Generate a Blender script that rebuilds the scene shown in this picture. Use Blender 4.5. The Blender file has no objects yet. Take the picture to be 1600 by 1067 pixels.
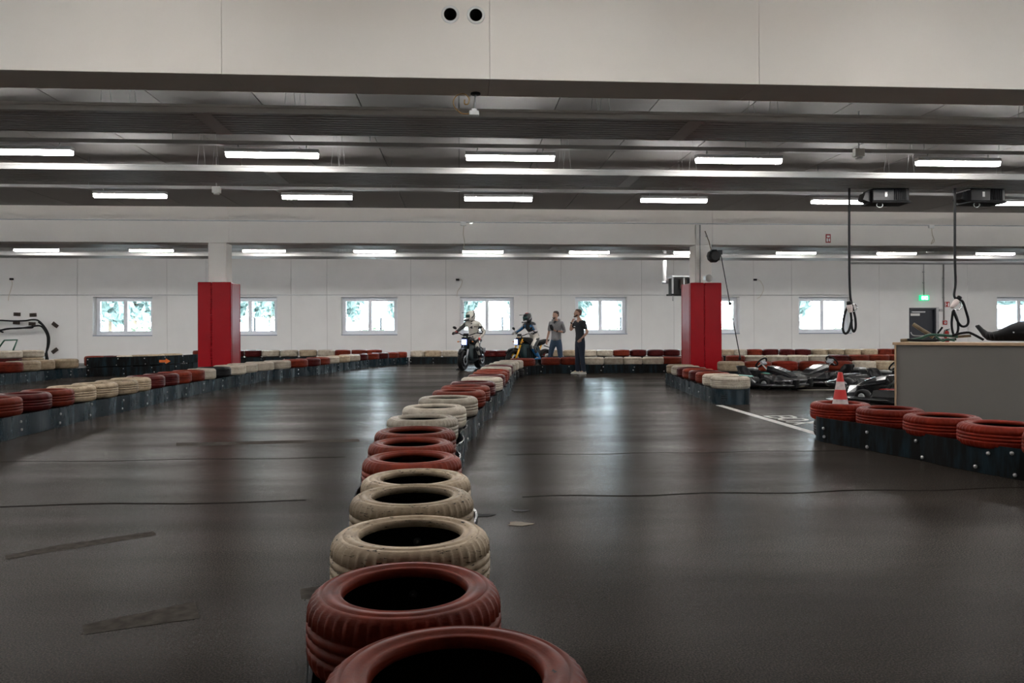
import bpy, bmesh, math, random
from mathutils import Vector, Matrix, noise
R = math.radians
random.seed(7)
C = bpy.context.scene.collection
# ------------------------------------------------------------------ camera
CAM_H = 1.2; FPX = 1200.0; YAW = R(3.9); ROLL = 0.0031
FWD = Vector((math.sin(YAW), math.cos(YAW), 0)); RT0 = Vector((math.cos(YAW), -math.sin(YAW), 0)); UP0 = Vector((0, 0, 1))
RT = RT0*math.cos(ROLL) - UP0*math.sin(ROLL); UP = UP0*math.cos(ROLL) + RT0*math.sin(ROLL)
cd = bpy.data.cameras.new('camera'); cam = bpy.data.objects.new('camera', cd); C.objects.link(cam)
cd.sensor_width = 36; cd.lens = 36*FPX/1600; cd.shift_y = -15.5/1600; cd.clip_end = 500; cd.clip_start = .05
cam.matrix_world = Matrix(((RT.x, UP.x, -FWD.x, 0), (RT.y, UP.y, -FWD.y, 0), (RT.z, UP.z, -FWD.z, CAM_H), (0, 0, 0, 1)))
bpy.context.scene.camera = cam
# ------------------------------------------------------------------ world, exposure
sc = bpy.context.scene
w = bpy.data.worlds.new('overcast_sky'); sc.world = w; w.use_nodes = True
SKY = 38.0
bg = w.node_tree.nodes['Background']; bg.inputs[0].default_value = (.80, .90, 1.0, 1); bg.inputs[1].default_value = SKY
sc.view_settings.view_transform = 'Standard'; sc.view_settings.look = 'None'
sc.view_settings.exposure = 0.0; sc.view_settings.gamma = 1; sc.view_settings.use_curve_mapping = False
LAMP = 82.0
sc.cycles.max_bounces = 8; sc.cycles.diffuse_bounces = 5; sc.cycles.transparent_max_bounces = 12
sc.cycles.sample_clamp_indirect = 6; sc.cycles.use_light_tree = True

def ray(px, py):
    return FWD + RT*((px-800)/FPX) + UP*((518-py)/FPX)
O0 = Vector((0, 0, CAM_H))
def onz(px, py, z=0.0):
    d = ray(px, py); return O0 + d*((z-CAM_H)/d.z)
def ony(px, py, Y):
    d = ray(px, py); return O0 + d*(Y/d.y)
def ond(px, py, D):
    return O0 + ray(px, py)*D

# ------------------------------------------------------------------ materials
MATS = {}
def nodes(name):
    m = bpy.data.materials.new(name); m.use_nodes = True; nt = m.node_tree
    b = nt.nodes['Principled BSDF']; MATS[name] = m
    return m, nt, b
def mat(name, col, rough=.5, metal=0, var=0.0, scale=8, bump=0, bscale=60, spec=.5, rvar=0, emit=None, es=0, coat=0):
    m, nt, b = nodes(name)
    b.inputs['Base Color'].default_value = (*col, 1); b.inputs['Roughness'].default_value = rough
    b.inputs['Metallic'].default_value = metal; b.inputs['Specular IOR Level'].default_value = spec
    if coat: b.inputs['Coat Weight'].default_value = coat; b.inputs['Coat Roughness'].default_value = .1
    if emit: b.inputs['Emission Color'].default_value = (*emit, 1); b.inputs['Emission Strength'].default_value = es
    tc = nt.nodes.new('ShaderNodeTexCoord')
    if var or rvar:
        n = nt.nodes.new('ShaderNodeTexNoise'); n.inputs['Scale'].default_value = scale; n.inputs['Detail'].default_value = 6
        nt.links.new(tc.outputs['Object'], n.inputs['Vector'])
        if var:
            r = nt.nodes.new('ShaderNodeMapRange'); r.inputs[1].default_value = .3; r.inputs[2].default_value = .7
            r.inputs[3].default_value = 1-var; r.inputs[4].default_value = 1+var
            mx = nt.nodes.new('ShaderNodeVectorMath'); mx.operation = 'SCALE'; mx.inputs[0].default_value = col
            nt.links.new(n.outputs[0], r.inputs[0]); nt.links.new(r.outputs[0], mx.inputs['Scale'])
            nt.links.new(mx.outputs[0], b.inputs['Base Color'])
        if rvar:
            r = nt.nodes.new('ShaderNodeMapRange'); r.inputs[1].default_value = .3; r.inputs[2].default_value = .7
            r.inputs[3].default_value = rough-rvar; r.inputs[4].default_value = rough+rvar
            nt.links.new(n.outputs[0], r.inputs[0]); nt.links.new(r.outputs[0], b.inputs['Roughness'])
    if bump:
        n2 = nt.nodes.new('ShaderNodeTexNoise'); n2.inputs['Scale'].default_value = bscale; n2.inputs['Detail'].default_value = 5
        bp = nt.nodes.new('ShaderNodeBump'); bp.inputs['Strength'].default_value = bump; bp.inputs['Distance'].default_value = .01
        nt.links.new(tc.outputs['Object'], n2.inputs['Vector']); nt.links.new(n2.outputs[0], bp.inputs['Height'])
        nt.links.new(bp.outputs[0], b.inputs['Normal'])
    return m
def paint(name, col, dirt, amount, rough=.5, dark=(.012, .012, .012)):
    """chipped paint over rubber: two noises, per-object variation"""
    m, nt, b = nodes(name); L = nt.links.new; N = nt.nodes.new
    tc = N('ShaderNodeTexCoord'); oi = N('ShaderNodeObjectInfo')
    off = N('ShaderNodeVectorMath'); off.operation = 'ADD'
    sc_ = N('ShaderNodeVectorMath'); sc_.operation = 'SCALE'; sc_.inputs[0].default_value = (17, 31, 11)
    L(oi.outputs['Random'], sc_.inputs['Scale']); L(tc.outputs['Object'], off.inputs[0]); L(sc_.outputs[0], off.inputs[1])
    n = N('ShaderNodeTexNoise'); n.inputs['Scale'].default_value = 9; n.inputs['Detail'].default_value = 8; n.inputs['Roughness'].default_value = .65
    L(off.outputs[0], n.inputs['Vector'])
    mp = N('ShaderNodeMapping'); mp.inputs['Scale'].default_value = (1, 1, 7); L(off.outputs[0], mp.inputs[0])
    n2 = N('ShaderNodeTexNoise'); n2.inputs['Scale'].default_value = 22; n2.inputs['Detail'].default_value = 7; n2.inputs['Roughness'].default_value = .7
    L(mp.outputs[0], n2.inputs['Vector'])
    mixd = N('ShaderNodeMix'); mixd.data_type = 'RGBA'; mixd.inputs[6].default_value = (*col, 1); mixd.inputs[7].default_value = (*dirt, 1)
    r0 = N('ShaderNodeMapRange'); r0.inputs[1].default_value = .38; r0.inputs[2].default_value = .68
    L(n.outputs[0], r0.inputs[0]); L(r0.outputs[0], mixd.inputs[0])
    r1 = N('ShaderNodeMapRange'); r1.inputs[1].default_value = .72-amount; r1.inputs[2].default_value = .76-amount
    L(n2.outputs[0], r1.inputs[0])
    mixc = N('ShaderNodeMix'); mixc.data_type = 'RGBA'; mixc.inputs[7].default_value = (*dark, 1)
    L(mixd.outputs[2], mixc.inputs[6]); L(r1.outputs[0], mixc.inputs[0])
    hs = N('ShaderNodeHueSaturation'); rv = N('ShaderNodeMapRange'); rv.inputs[3].default_value = .72; rv.inputs[4].default_value = 1.15
    L(oi.outputs['Random'], rv.inputs[0]); L(rv.outputs[0], hs.inputs['Value']); L(mixc.outputs[2], hs.inputs['Color'])
    L(hs.outputs[0], b.inputs['Base Color']); b.inputs['Roughness'].default_value = rough; b.inputs['Specular IOR Level'].default_value = .12
    bp = N('ShaderNodeBump'); bp.inputs['Strength'].default_value = .35; bp.inputs['Distance'].default_value = .004
    L(n2.outputs[0], bp.inputs['Height']); L(bp.outputs[0], b.inputs['Normal'])
    return m

def asphalt():
    m, nt, b = nodes('asphalt'); L = nt.links.new; N = nt.nodes.new
    tc = N('ShaderNodeTexCoord')
    g = N('ShaderNodeTexNoise'); g.inputs['Scale'].default_value = 130; g.inputs['Detail'].default_value = 4; g.inputs['Roughness'].default_value = .7
    v = N('ShaderNodeTexVoronoi'); v.inputs['Scale'].default_value = 120
    mp = N('ShaderNodeMapping'); mp.inputs['Scale'].default_value = (.25, 1.1, 1); mp.inputs['Rotation'].default_value = (0, 0, .18)
    big = N('ShaderNodeTexNoise'); big.inputs['Scale'].default_value = .8; big.inputs['Detail'].default_value = 6; big.inputs['Roughness'].default_value = .6
    for x in (g, v, mp): L(tc.outputs['Object'], x.inputs[0])
    L(mp.outputs[0], big.inputs['Vector'])
    ramp = N('ShaderNodeValToRGB'); e = ramp.color_ramp.elements
    e[0].position = .38; e[0].color = (.006, .0053, .0048, 1); e[1].position = .66; e[1].color = (.074, .062, .053, 1)
    L(g.outputs[0], ramp.inputs[0])
    bigr = N('ShaderNodeMapRange'); bigr.inputs[1].default_value = .3; bigr.inputs[2].default_value = .7; bigr.inputs[3].default_value = .72; bigr.inputs[4].default_value = 1.3
    L(big.outputs[0], bigr.inputs[0])
    mul = N('ShaderNodeVectorMath'); mul.operation = 'SCALE'; L(ramp.outputs[0], mul.inputs[0]); L(bigr.outputs[0], mul.inputs['Scale'])
    L(mul.outputs[0], b.inputs['Base Color'])
    # polished driving line, worn smooth
    rr = N('ShaderNodeMapRange'); rr.inputs[1].default_value = .35; rr.inputs[2].default_value = .65; rr.inputs[3].default_value = .40; rr.inputs[4].default_value = .24
    L(big.outputs[0], rr.inputs[0])
    gr = N('ShaderNodeMath'); gr.operation = 'MULTIPLY_ADD'; gr.inputs[1].default_value = .16; L(g.outputs[0], gr.inputs[0]); L(rr.outputs[0], gr.inputs[2])
    sub = N('ShaderNodeMath'); sub.operation = 'SUBTRACT'; sub.inputs[1].default_value = .08; L(gr.outputs[0], sub.inputs[0])
    L(sub.outputs[0], b.inputs['Roughness'])
    b.inputs['Specular IOR Level'].default_value = 0.0
    cw = N('ShaderNodeMapRange'); cw.inputs[1].default_value = .38; cw.inputs[2].default_value = .66; cw.inputs[3].default_value = .48; cw.inputs[4].default_value = .92
    L(big.outputs[0], cw.inputs[0]); L(cw.outputs[0], b.inputs['Coat Weight']); b.inputs['Coat IOR'].default_value = 1.06; b.inputs['Coat Roughness'].default_value = .20
    bc = N('ShaderNodeBump'); bc.inputs['Strength'].default_value = .2; bc.inputs['Distance'].default_value = .004; L(g.outputs[0], bc.inputs['Height']); L(bc.outputs[0], b.inputs['Coat Normal'])
    ad = N('ShaderNodeMath'); ad.operation = 'MULTIPLY_ADD'; ad.inputs[1].default_value = .6; L(v.outputs[0], ad.inputs[0]); L(g.outputs[0], ad.inputs[2])
    bp = N('ShaderNodeBump'); bp.inputs['Strength'].default_value = .22; bp.inputs['Distance'].default_value = .004
    L(ad.outputs[0], bp.inputs['Height']); L(bp.outputs[0], b.inputs['Normal'])
    return m
def belt_mat(name, lo=.18, hi=.42, col=(.007, .015, .021)):  # default col is tinted blue to imitate reflected window light
    m, nt, b = nodes(name); L = nt.links.new; N = nt.nodes.new
    tc = N('ShaderNodeTexCoord')
    mp = N('ShaderNodeMapping'); mp.inputs['Scale'].default_value = (4, 4, .8); L(tc.outputs['Object'], mp.inputs[0])
    n = N('ShaderNodeTexNoise'); n.inputs['Scale'].default_value = 2.2; n.inputs['Detail'].default_value = 8; n.inputs['Roughness'].default_value = .62
    L(mp.outputs[0], n.inputs['Vector'])
    r = N('ShaderNodeMapRange'); r.inputs[1].default_value = .35; r.inputs[2].default_value = .65; r.inputs[3].default_value = hi; r.inputs[4].default_value = lo
    L(n.outputs[0], r.inputs[0]); L(r.outputs[0], b.inputs['Roughness'])
    rc = N('ShaderNodeValToRGB'); rc.color_ramp.elements[0].position = .45; rc.color_ramp.elements[0].color = (*col, 1)
    rc.color_ramp.elements[1].position = .8; rc.color_ramp.elements[1].color = (.014, .038, .052, 1)  # bluish streaks: sheen of window reflections painted into the rubber's base colour
    L(n.outputs[0], rc.inputs[0]); L(rc.outputs[0], b.inputs['Base Color']); b.inputs['Specular IOR Level'].default_value = .5 if lo < .4 else .12
    n2 = N('ShaderNodeTexNoise'); n2.inputs['Scale'].default_value = 1.2; n2.inputs['Detail'].default_value = 4; L(mp.outputs[0], n2.inputs['Vector'])
    bp = N('ShaderNodeBump'); bp.inputs['Strength'].default_value = .3; bp.inputs['Distance'].default_value = .02
    L(n2.outputs[0], bp.inputs['Height']); L(bp.outputs[0], b.inputs['Normal'])
    return m
def glass_mat():
    m, nt, b = nodes('window_glass'); L = nt.links.new; N = nt.nodes.new
    out = nt.nodes['Material Output']; nt.nodes.remove(b)
    t = N('ShaderNodeBsdfTransparent'); t.inputs[0].default_value = (.93, .97, .97, 1); g = N('ShaderNodeBsdfGlossy'); g.inputs['Roughness'].default_value = .02
    f = N('ShaderNodeFresnel'); f.inputs[0].default_value = 1.45; mx = N('ShaderNodeMixShader')
    L(f.outputs[0], mx.inputs[0]); L(t.outputs[0], mx.inputs[1]); L(g.outputs[0], mx.inputs[2]); L(mx.outputs[0], out.inputs[0])
    return m

M_FLOOR = asphalt(); M_GLASS = glass_mat()
M_WALL = mat('wall_panel_white', (.74, .73, .72), .55, var=.03, scale=1.3)
M_JOINT = mat('joint_grey', (.30, .30, .30), .8)
M_GIRDER = mat('painted_concrete', (.82, .765, .70), .75, var=.035, scale=.9, bump=.05, bscale=30)
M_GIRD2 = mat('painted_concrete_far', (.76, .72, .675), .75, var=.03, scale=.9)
M_CEIL = mat('ceiling_sheet', (.225, .215, .205), .55, var=.05, scale=.7)
M_CJ = mat('ceiling_joint', (.10, .10, .10), .7)
M_STRIP = mat('radiant_panel_metal', (.40, .375, .355), .45, var=.08, scale=2)
M_LIP = mat('strip_lip_white', (.46, .455, .44), .4)
M_HOUS = mat('lamp_housing_grey', (.5, .5, .5), .5)
M_LAMP = mat('lamp_diffuser', (.9, .9, .9), .4, emit=(1.0, .965, .93), es=LAMP)
M_RAIL = mat('galvanised_rail', (.34, .34, .34), .4, metal=.5)
M_STEEL = mat('galvanised_steel', (.45, .46, .47), .35, metal=.8, var=.1)
M_PAD = mat('red_vinyl', (.29, .0015, .006), .42, var=.06, scale=3, bump=.5, bscale=5, spec=.12)
M_WFRAME = mat('window_frame_white', (.84, .86, .90), .35)
M_SILL = mat('sill_metal', (.30, .34, .42), .4)
M_DARK = mat('dark_door', (.018, .022, .032), .45)
M_RED = paint('tyre_red_paint', (.20, .029, .013), (.11, .017, .009), .06)
M_DRED = paint('tyre_dark_red_paint', (.085, .010, .009), (.04, .006, .006), .08, rough=.35)
M_WHITE = paint('tyre_white_paint', (.56, .50, .41), (.38, .32, .25), .10, rough=.45)
M_CREAM = paint('tyre_cream_paint', (.47, .375, .262), (.29, .22, .148), .13)
M_FRED = paint('tyre_orange_red_paint', (.22, .020, .008), (.13, .012, .006), .03, rough=.5)
M_RUB = mat('tyre_black_rubber', (.006, .006, .007), .5, spec=.22, var=.2, scale=30)
M_BELT = belt_mat('conveyor_belt_rubber'); M_BELT2 = belt_mat('conveyor_belt_rubber_dull', .45, .65, (.005, .005, .005))
M_BOLT = mat('bolt_zinc', (.55, .55, .55), .4, metal=.6)
M_WLINE = mat('road_paint_white', (.52, .52, .50), .6, var=.25, scale=14)
M_OLD = mat('road_paint_old_faint', (.072, .065, .058), .8, spec=.0, var=.3, scale=20)
M_SEAM = mat('asphalt_seam', (.016, .014, .012), .8, spec=0)
M_YLINE = mat('road_paint_worn', (.34, .31, .24), .6, var=.3, scale=14)
M_CTR = mat('counter_grey_laminate', (.20, .187, .170), .5, spec=.2, var=.03, scale=2)
M_CTOP = mat('plywood_top', (.56, .38, .24), .5, var=.12, scale=10)
M_BLK = mat('black_plastic', (.006, .006, .007), .35, spec=.22)
M_BLKG = mat('black_gloss', (.010, .011, .013), .16, coat=.6)
M_BLKM = mat('black_matt', (.006, .006, .007), .7, spec=.22)
M_CABLE = mat('black_cable', (.006, .006, .007), .45, spec=.22)
M_CHROME = mat('chrome', (.7, .7, .7), .15, metal=1)
M_ORANGE = mat('orange_plain', (.85, .17, .01), .45)
M_CONER = mat('cone_red', (.62, .02, .015), .45); M_CONEW = mat('cone_white_reflective', (.62, .52, .50), .45, var=.15, scale=25)
M_GREENL = mat('exit_green_lit', (.0, .5, .2), .4, emit=(.01, .75, .32), es=1.0)
M_WLIT = mat('exit_white_lit', (.9, .9, .9), .4, emit=(.9, 1, .95), es=1.6)
M_SIGNR = mat('sign_red', (.35, .015, .012), .4); M_SIGNW = mat('sign_white', (.75, .75, .73), .4)
M_GREENP = mat('green_pipe', (.012, .07, .045), .4); M_BROWN = mat('brown_dirty_metal', (.14, .10, .055), .6, var=.3, scale=12)
M_TEAL = mat('teal_plastic', (.015, .30, .21), .3); M_SILV = mat('silver_sticker', (.55, .58, .62), .25, metal=.4)
M_KRED = mat('kart_red', (.45, .02, .02), .3)
M_YEL = mat('gold_fork', (.80, .42, .02), .3)
M_HEADL = mat('headlight_lit', (1, 1, 1), .3, emit=(.75, .86, 1.0), es=9)
M_HRIM = mat('headlight_blue_rim', (.05, .10, .35), .3, emit=(.06, .16, .8), es=.8)
M_SKIN = mat('skin', (.42, .24, .17), .55); M_HAIR = mat('hair_dark_brown', (.035, .02, .014), .7, bump=.5, bscale=120)
M_HAIR2 = mat('hair_short_brown', (.09, .05, .035), .8)
M_HOOD = mat('grey_marl_fabric', (.185, .185, .19), .9, var=.12, scale=60); M_TEE = mat('black_cotton', (.012, .014, .018), .85)
M_JEAN = mat('blue_denim', (.028, .055, .10), .85, var=.2, scale=30); M_JEAN2 = mat('dark_denim', (.009, .016, .032), .85, var=.2, scale=30)
M_SHOE = mat('white_trainers', (.60, .60, .52), .6); M_LEATH = mat('white_leather', (.58, .55, .49), .45); M_LBLK = mat('black_leather', (.015, .016, .02), .4)
M_LBLUE = mat('blue_leather', (.01, .13, .32), .4); M_LGREY = mat('grey_leather', (.32, .32, .33), .5)
M_VISOR = mat('visor', (.02, .05, .05), .1); M_HRED = mat('helmet_red', (.50, .03, .03), .3)
M_BARK = mat('bark', (.12, .09, .06), .9)
M_LEAF = mat('foliage', (.11, .16, .15), .8, var=.3, scale=1.2); M_BUSH = mat('pale_foliage', (.16, .19, .14), .8, var=.3, scale=2)
M_GROUND = mat('outside_gravel', (.42, .41, .38), .9, var=.1)
M_BLDG = mat('outbuilding_cladding', (.13, .14, .16), .6); M_BLDG2 = mat('outbuilding_blue_door', (.03, .055, .10), .5)
M_ORCAB = mat('orange_cable', (.30, .17, .05), .5); M_WCAB = mat('white_cable', (.55, .48, .38), .5)
M_BROWNB = mat('brown_bracket', (.045, .028, .02), .6)
M_BATT = mat('battery_case', (.03, .045, .05), .35); M_TURQ = mat('dark_teal_case', (.008, .028, .032), .35)

# ------------------------------------------------------------------ mesh builder
class MB:
    def __init__(s): s.v = []; s.f = []; s.m = []; s.ms = []; s.sm = []
    def mi(s, m):
        if m not in s.ms: s.ms.append(m)
        return s.ms.index(m)
    def add(s, vs, fs, m, smooth=False):
        o = len(s.v); s.v += [tuple(v) for v in vs]; k = s.mi(m)
        for f in fs: s.f.append(tuple(o+i for i in f)); s.m.append(k); s.sm.append(smooth)
    def box(s, c, d, m, rz=0, mtx=None):
        x, y, z = d[0]/2, d[1]/2, d[2]/2
        vs = [Vector((a*x, b*y, e*z)) for a in (-1, 1) for b in (-1, 1) for e in (-1, 1)]
        if mtx is None: mtx = Matrix.Rotation(rz, 3, 'Z')
        vs = [mtx @ v + Vector(c) for v in vs]
        s.add(vs, [(0, 1, 3, 2), (4, 6, 7, 5), (0, 4, 5, 1), (2, 3, 7, 6), (0, 2, 6, 4), (1, 5, 7, 3)], m)
    def b2(s, lo, hi, m):
        s.box([(a+b)/2 for a, b in zip(lo, hi)], [b-a for a, b in zip(lo, hi)], m)
    def tube(s, pts, r, m, n=8, cap=True, flat=1.0, closed=False):
        pts = [Vector(p) for p in pts]; k = len(pts)
        rs = r if isinstance(r, (list, tuple)) else [r]*k
        vs = []; prev = None
        for i, p in enumerate(pts):
            a = pts[(i-1) % k] if (i or closed) else p; b = pts[(i+1) % k] if (i < k-1 or closed) else p
            t = (b-a).normalized() if (b-a).length > 1e-9 else Vector((0, 0, 1))
            if prev is None:
                u = t.cross(Vector((0, 0, 1)))
                if u.length < .1: u = t.cross(Vector((0, 1, 0)))
            else: u = prev - t*prev.dot(t)
            u.normalize(); prev = u; w2 = t.cross(u)
            for j in range(n):
                an = 2*math.pi*j/n; vs.append(p + u*math.cos(an)*rs[i] + w2*math.sin(an)*rs[i]*flat)
        fs = [(i*n+j, i*n+(j+1) % n, ((i+1) % k)*n+(j+1) % n, ((i+1) % k)*n+j) for i in range(k if closed else k-1) for j in range(n)]
        if cap and not closed: fs += [tuple(range(n-1, -1, -1)), tuple((k-1)*n+j for j in range(n))]
        s.add(vs, fs, m, True)
    def lathe(s, prof, m, n=24, c=(0, 0, 0), mtx=None, mats=None, closed=False, smooth=True):
        mtx = mtx or Matrix.Identity(3); k = len(prof); c = Vector(c)
        vs = [mtx @ Vector((r*math.cos(2*math.pi*j/n), r*math.sin(2*math.pi*j/n), z)) + c for r, z in prof for j in range(n)]
        o = len(s.v); s.v += [tuple(v) for v in vs]
        for i in range(k if closed else k-1):
            mm = s.mi(mats[i] if mats else m); i2 = (i+1) % k
            for j in range(n):
                s.f.append((o+i*n+j, o+i*n+(j+1) % n, o+i2*n+(j+1) % n, o+i2*n+j)); s.m.append(mm); s.sm.append(smooth)
    def disc(s, c, r, t, axis, m, n=14):
        a = Vector(axis).normalized()*t/2; c = Vector(c); s.tube([c-a, c+a], r, m, n)
    def ball(s, c, r, m, n=14, k=9, mtx=None):
        r = r if isinstance(r, (tuple, list)) else (r, r, r); mtx = mtx or Matrix.Identity(3); c = Vector(c)
        vs = []; fs = []
        for i in range(k+1):
            th = math.pi*i/k
            for j in range(n):
                ph = 2*math.pi*j/n
                vs.append(mtx @ Vector((r[0]*math.sin(th)*math.cos(ph), r[1]*math.sin(th)*math.sin(ph), -r[2]*math.cos(th))) + c)
        for i in range(k):
            for j in range(n): fs.append((i*n+j, i*n+(j+1) % n, (i+1)*n+(j+1) % n, (i+1)*n+j))
        s.add(vs, fs, m, True)
    def prism(s, poly, axis_vec, m, origin=(0, 0, 0), U=(1, 0, 0), V=(0, 0, 1)):
        U = Vector(U); V = Vector(V); o = Vector(origin); A = Vector(axis_vec); n = len(poly)
        a = [o+U*x+V*y for x, y in poly]; b = [p+A for p in a]
        s.add(a+b, [tuple(range(n)), tuple(range(2*n-1, n-1, -1))]+[(i, i+n, (i+1) % n+n, (i+1) % n) for i in range(n)], m)
    def loft(s, rings, m, cap=True, smooth=True):
        n = len(rings[0]); vs = [p for r in rings for p in r]
        fs = [(i*n+j, i*n+(j+1) % n, (i+1)*n+(j+1) % n, (i+1)*n+j) for i in range(len(rings)-1) for j in range(n)]
        if cap: fs += [tuple(range(n-1, -1, -1)), tuple((len(rings)-1)*n+j for j in range(n))]
        s.add(vs, fs, m, smooth)
    def mesh(s, name):
        me = bpy.data.meshes.new(name); me.from_pydata(s.v, [], s.f)
        for m in s.ms: me.materials.append(m)
        me.polygons.foreach_set('material_index', s.m); me.polygons.foreach_set('use_smooth', s.sm)
        bm = bmesh.new(); bm.from_mesh(me); bmesh.ops.recalc_face_normals(bm, faces=bm.faces); bm.to_mesh(me); bm.free(); me.update()
        return me
    def build(s, name, parent=None, loc=(0, 0, 0), rz=0, bevel=0, seg=2, label=None):
        o = bpy.data.objects.new(name, s.mesh(name)); C.objects.link(o); o.location = loc; o.rotation_euler = (0, 0, rz)
        if parent: o.parent = parent
        if label: o['label'] = label
        if bevel:
            b = o.modifiers.new('bevel', 'BEVEL'); b.width = bevel; b.segments = seg; b.limit_method = 'ANGLE'; b.angle_limit = R(40)
        return o
def tag(o, label, cat, group=None):
    o['label'] = label; o['category'] = cat
    if group: o['group'] = group
    return o
def empty(name, loc=(0, 0, 0), rz=0, label=None, cat=None, group=None):
    o = bpy.data.objects.new(name, None); C.objects.link(o); o.location = loc; o.rotation_euler = (0, 0, rz)
    if label: tag(o, label, cat, group)
    return o
def struct(o): o['kind'] = 'structure'; return o
def inst(me, name, parent=None, loc=(0, 0, 0), rz=0, scale=(1, 1, 1)):
    o = bpy.data.objects.new(name, me); C.objects.link(o); o.location = loc; o.rotation_euler = (0, 0, rz); o.scale = scale
    if parent: o.parent = parent
    return o
def smoothcurve(pts, n=8):
    pts = [Vector(p) for p in pts]; out = []
    for i in range(len(pts)-1):
        p0 = pts[max(i-1, 0)]; p1 = pts[i]; p2 = pts[i+1]; p3 = pts[min(i+2, len(pts)-1)]
        for j in range(n):
            t = j/n; out.append(.5*((2*p1)+(p2-p0)*t+(2*p0-5*p1+4*p2-p3)*t*t+(3*p1-p0-3*p2+p3)*t**3))
    out.append(pts[-1]); return out
ORD = ['first','second','third','fourth','fifth','sixth','seventh','eighth','ninth','tenth','eleventh','twelfth','thirteenth','fourteenth','fifteenth','sixteenth','seventeenth','eighteenth','nineteenth','twentieth']
ORD += ['twenty-'+x for x in ORD[:9]] + ['thirtieth'] + ['thirty-'+x for x in ORD[:9]] + ['fortieth']+['forty-'+x for x in ORD[:9]]
# ================================================================== SETTING
XL, XR, YB, WY = -23.0, 29.0, -8.0, 31.5
CEIL = 4.24
G1, G2, GT, GB = 6.6, 19.0, .48, 3.37
fl = MB(); fl.b2((XL-.4, YB-.4, -.3), (XR+.4, WY+.4, 0), M_FLOOR); struct(fl.build('floor'))
og = MB(); og.b2((-90, WY+.45, -.35), (110, 140, -.05), M_GROUND); struct(og.build('outside_ground'))
# walls other than the back one
for nm, lo, hi in (('wall_left', (XL-.4, YB, 0), (XL, WY, CEIL+.3)), ('wall_right', (XR, YB, 0), (XR+.4, WY, CEIL+.3))):
    m = MB(); m.b2(lo, hi, M_WALL); struct(m.build(nm))
FW = [(-18.5, -16.3), (-12.5, -10.3), (11, 13.2), (17, 19.2)]
m = MB(); xs = [XL]+[v for ab in FW for v in ab]+[XR]
for i in range(len(xs)-1):
    if i % 2: m.b2((xs[i], YB-.4, 0), (xs[i+1], YB, 1.1), M_WALL); m.b2((xs[i], YB-.4, 2.62), (xs[i+1], YB, CEIL+.3), M_WALL)
    else: m.b2((xs[i], YB-.4, 0), (xs[i+1], YB, CEIL+.3), M_WALL)
struct(m.build('wall_front'))
for i, (a, b) in enumerate(FW):
    e = empty('window_%d' % (i+9)); e['kind'] = 'structure'
    m = MB(); m.b2((a, YB-.3, 1.1), (b, YB-.22, 1.19), M_WFRAME); m.b2((a, YB-.3, 2.53), (b, YB-.22, 2.62), M_WFRAME); m.b2((a, YB-.3, 1.19), (a+.09, YB-.22, 2.53), M_WFRAME); m.b2((b-.09, YB-.3, 1.19), (b, YB-.22, 2.53), M_WFRAME); m.b2(((a+b)/2-.05, YB-.3, 1.19), ((a+b)/2+.05, YB-.22, 2.53), M_WFRAME); m.build('window_frame', e)
    m = MB(); m.b2((a+.09, YB-.27, 1.19), (b-.09, YB-.26, 2.53), M_GLASS); m.build('pane', e)
# windows on the back wall: pixel spans turned into wall coordinates
WIN = [(145, 238), (343, 433), (533, 621), (719, 803), (899, 980), (1076, 1155.5), (1248, 1330), (1558, 1640)]
WZ0, WZ1 = 1.10, 2.62
winx = [(ony(a, 490, WY).x, ony(b, 490, WY).x) for a, b in WIN]
dx0, dx1 = ony(1420.5, 500, WY).x, ony(1464, 500, WY).x; DZ = 2.16
holes = [(a, b, WZ0, WZ1) for a, b in winx] + [(dx0, dx1, -1, DZ)]
def cut_wall(mb, x0, x1, z0, z1, y0, y1, m):
    xs = sorted({x0, x1} | {v for h in holes for v in h[:2] if x0 < v < x1}); zs = sorted({z0, z1} | {v for h in holes for v in h[2:] if z0 < v < z1})
    for i in range(len(xs)-1):
        for j in range(len(zs)-1):
            cx, cz = (xs[i]+xs[i+1])/2, (zs[j]+zs[j+1])/2
            if any(h[0] < cx < h[1] and h[2] < cz < h[3] for h in holes): continue
            mb.b2((xs[i], y0, zs[j]), (xs[i+1], y1, zs[j+1]), m)
m = MB(); cut_wall(m, XL, XR, 0, CEIL+.3, WY+.03, WY+.4, M_WALL); wb = struct(m.build('wall_back'))
m2 = MB(); cut_wall(m2, XL, XR, 0, CEIL, WY+.02, WY+.03, M_JOINT); m2.build('joint_backing', wb)
jx = [121, 261, 322, 455, 511, 642, 697, 825, 877, 1002.6, 1053, 1178, 1237, 1374, 1512]
jX = [XL] + [ony(XL*0-60, 490, WY).x] + [ony(p, 490, WY).x for p in jx] + [ony(1650, 490, WY).x, XR]
for a, b in zip(jX[:-1], jX[1:]):
    m = MB(); cut_wall(m, a+.006, b-.006, 0, CEIL, WY, WY+.02, M_WALL); m.build('panel', wb)
# conduit line above the windows
m = MB(); z = 2.70
m.tube([(XL, WY-.02, z), (ony(1330, 462, WY).x, WY-.02, z)], .013, M_STEEL, 6)
tag(m.build('conduit'), 'thin grey conduit running along the back wall just above the windows', 'conduit')
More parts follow.
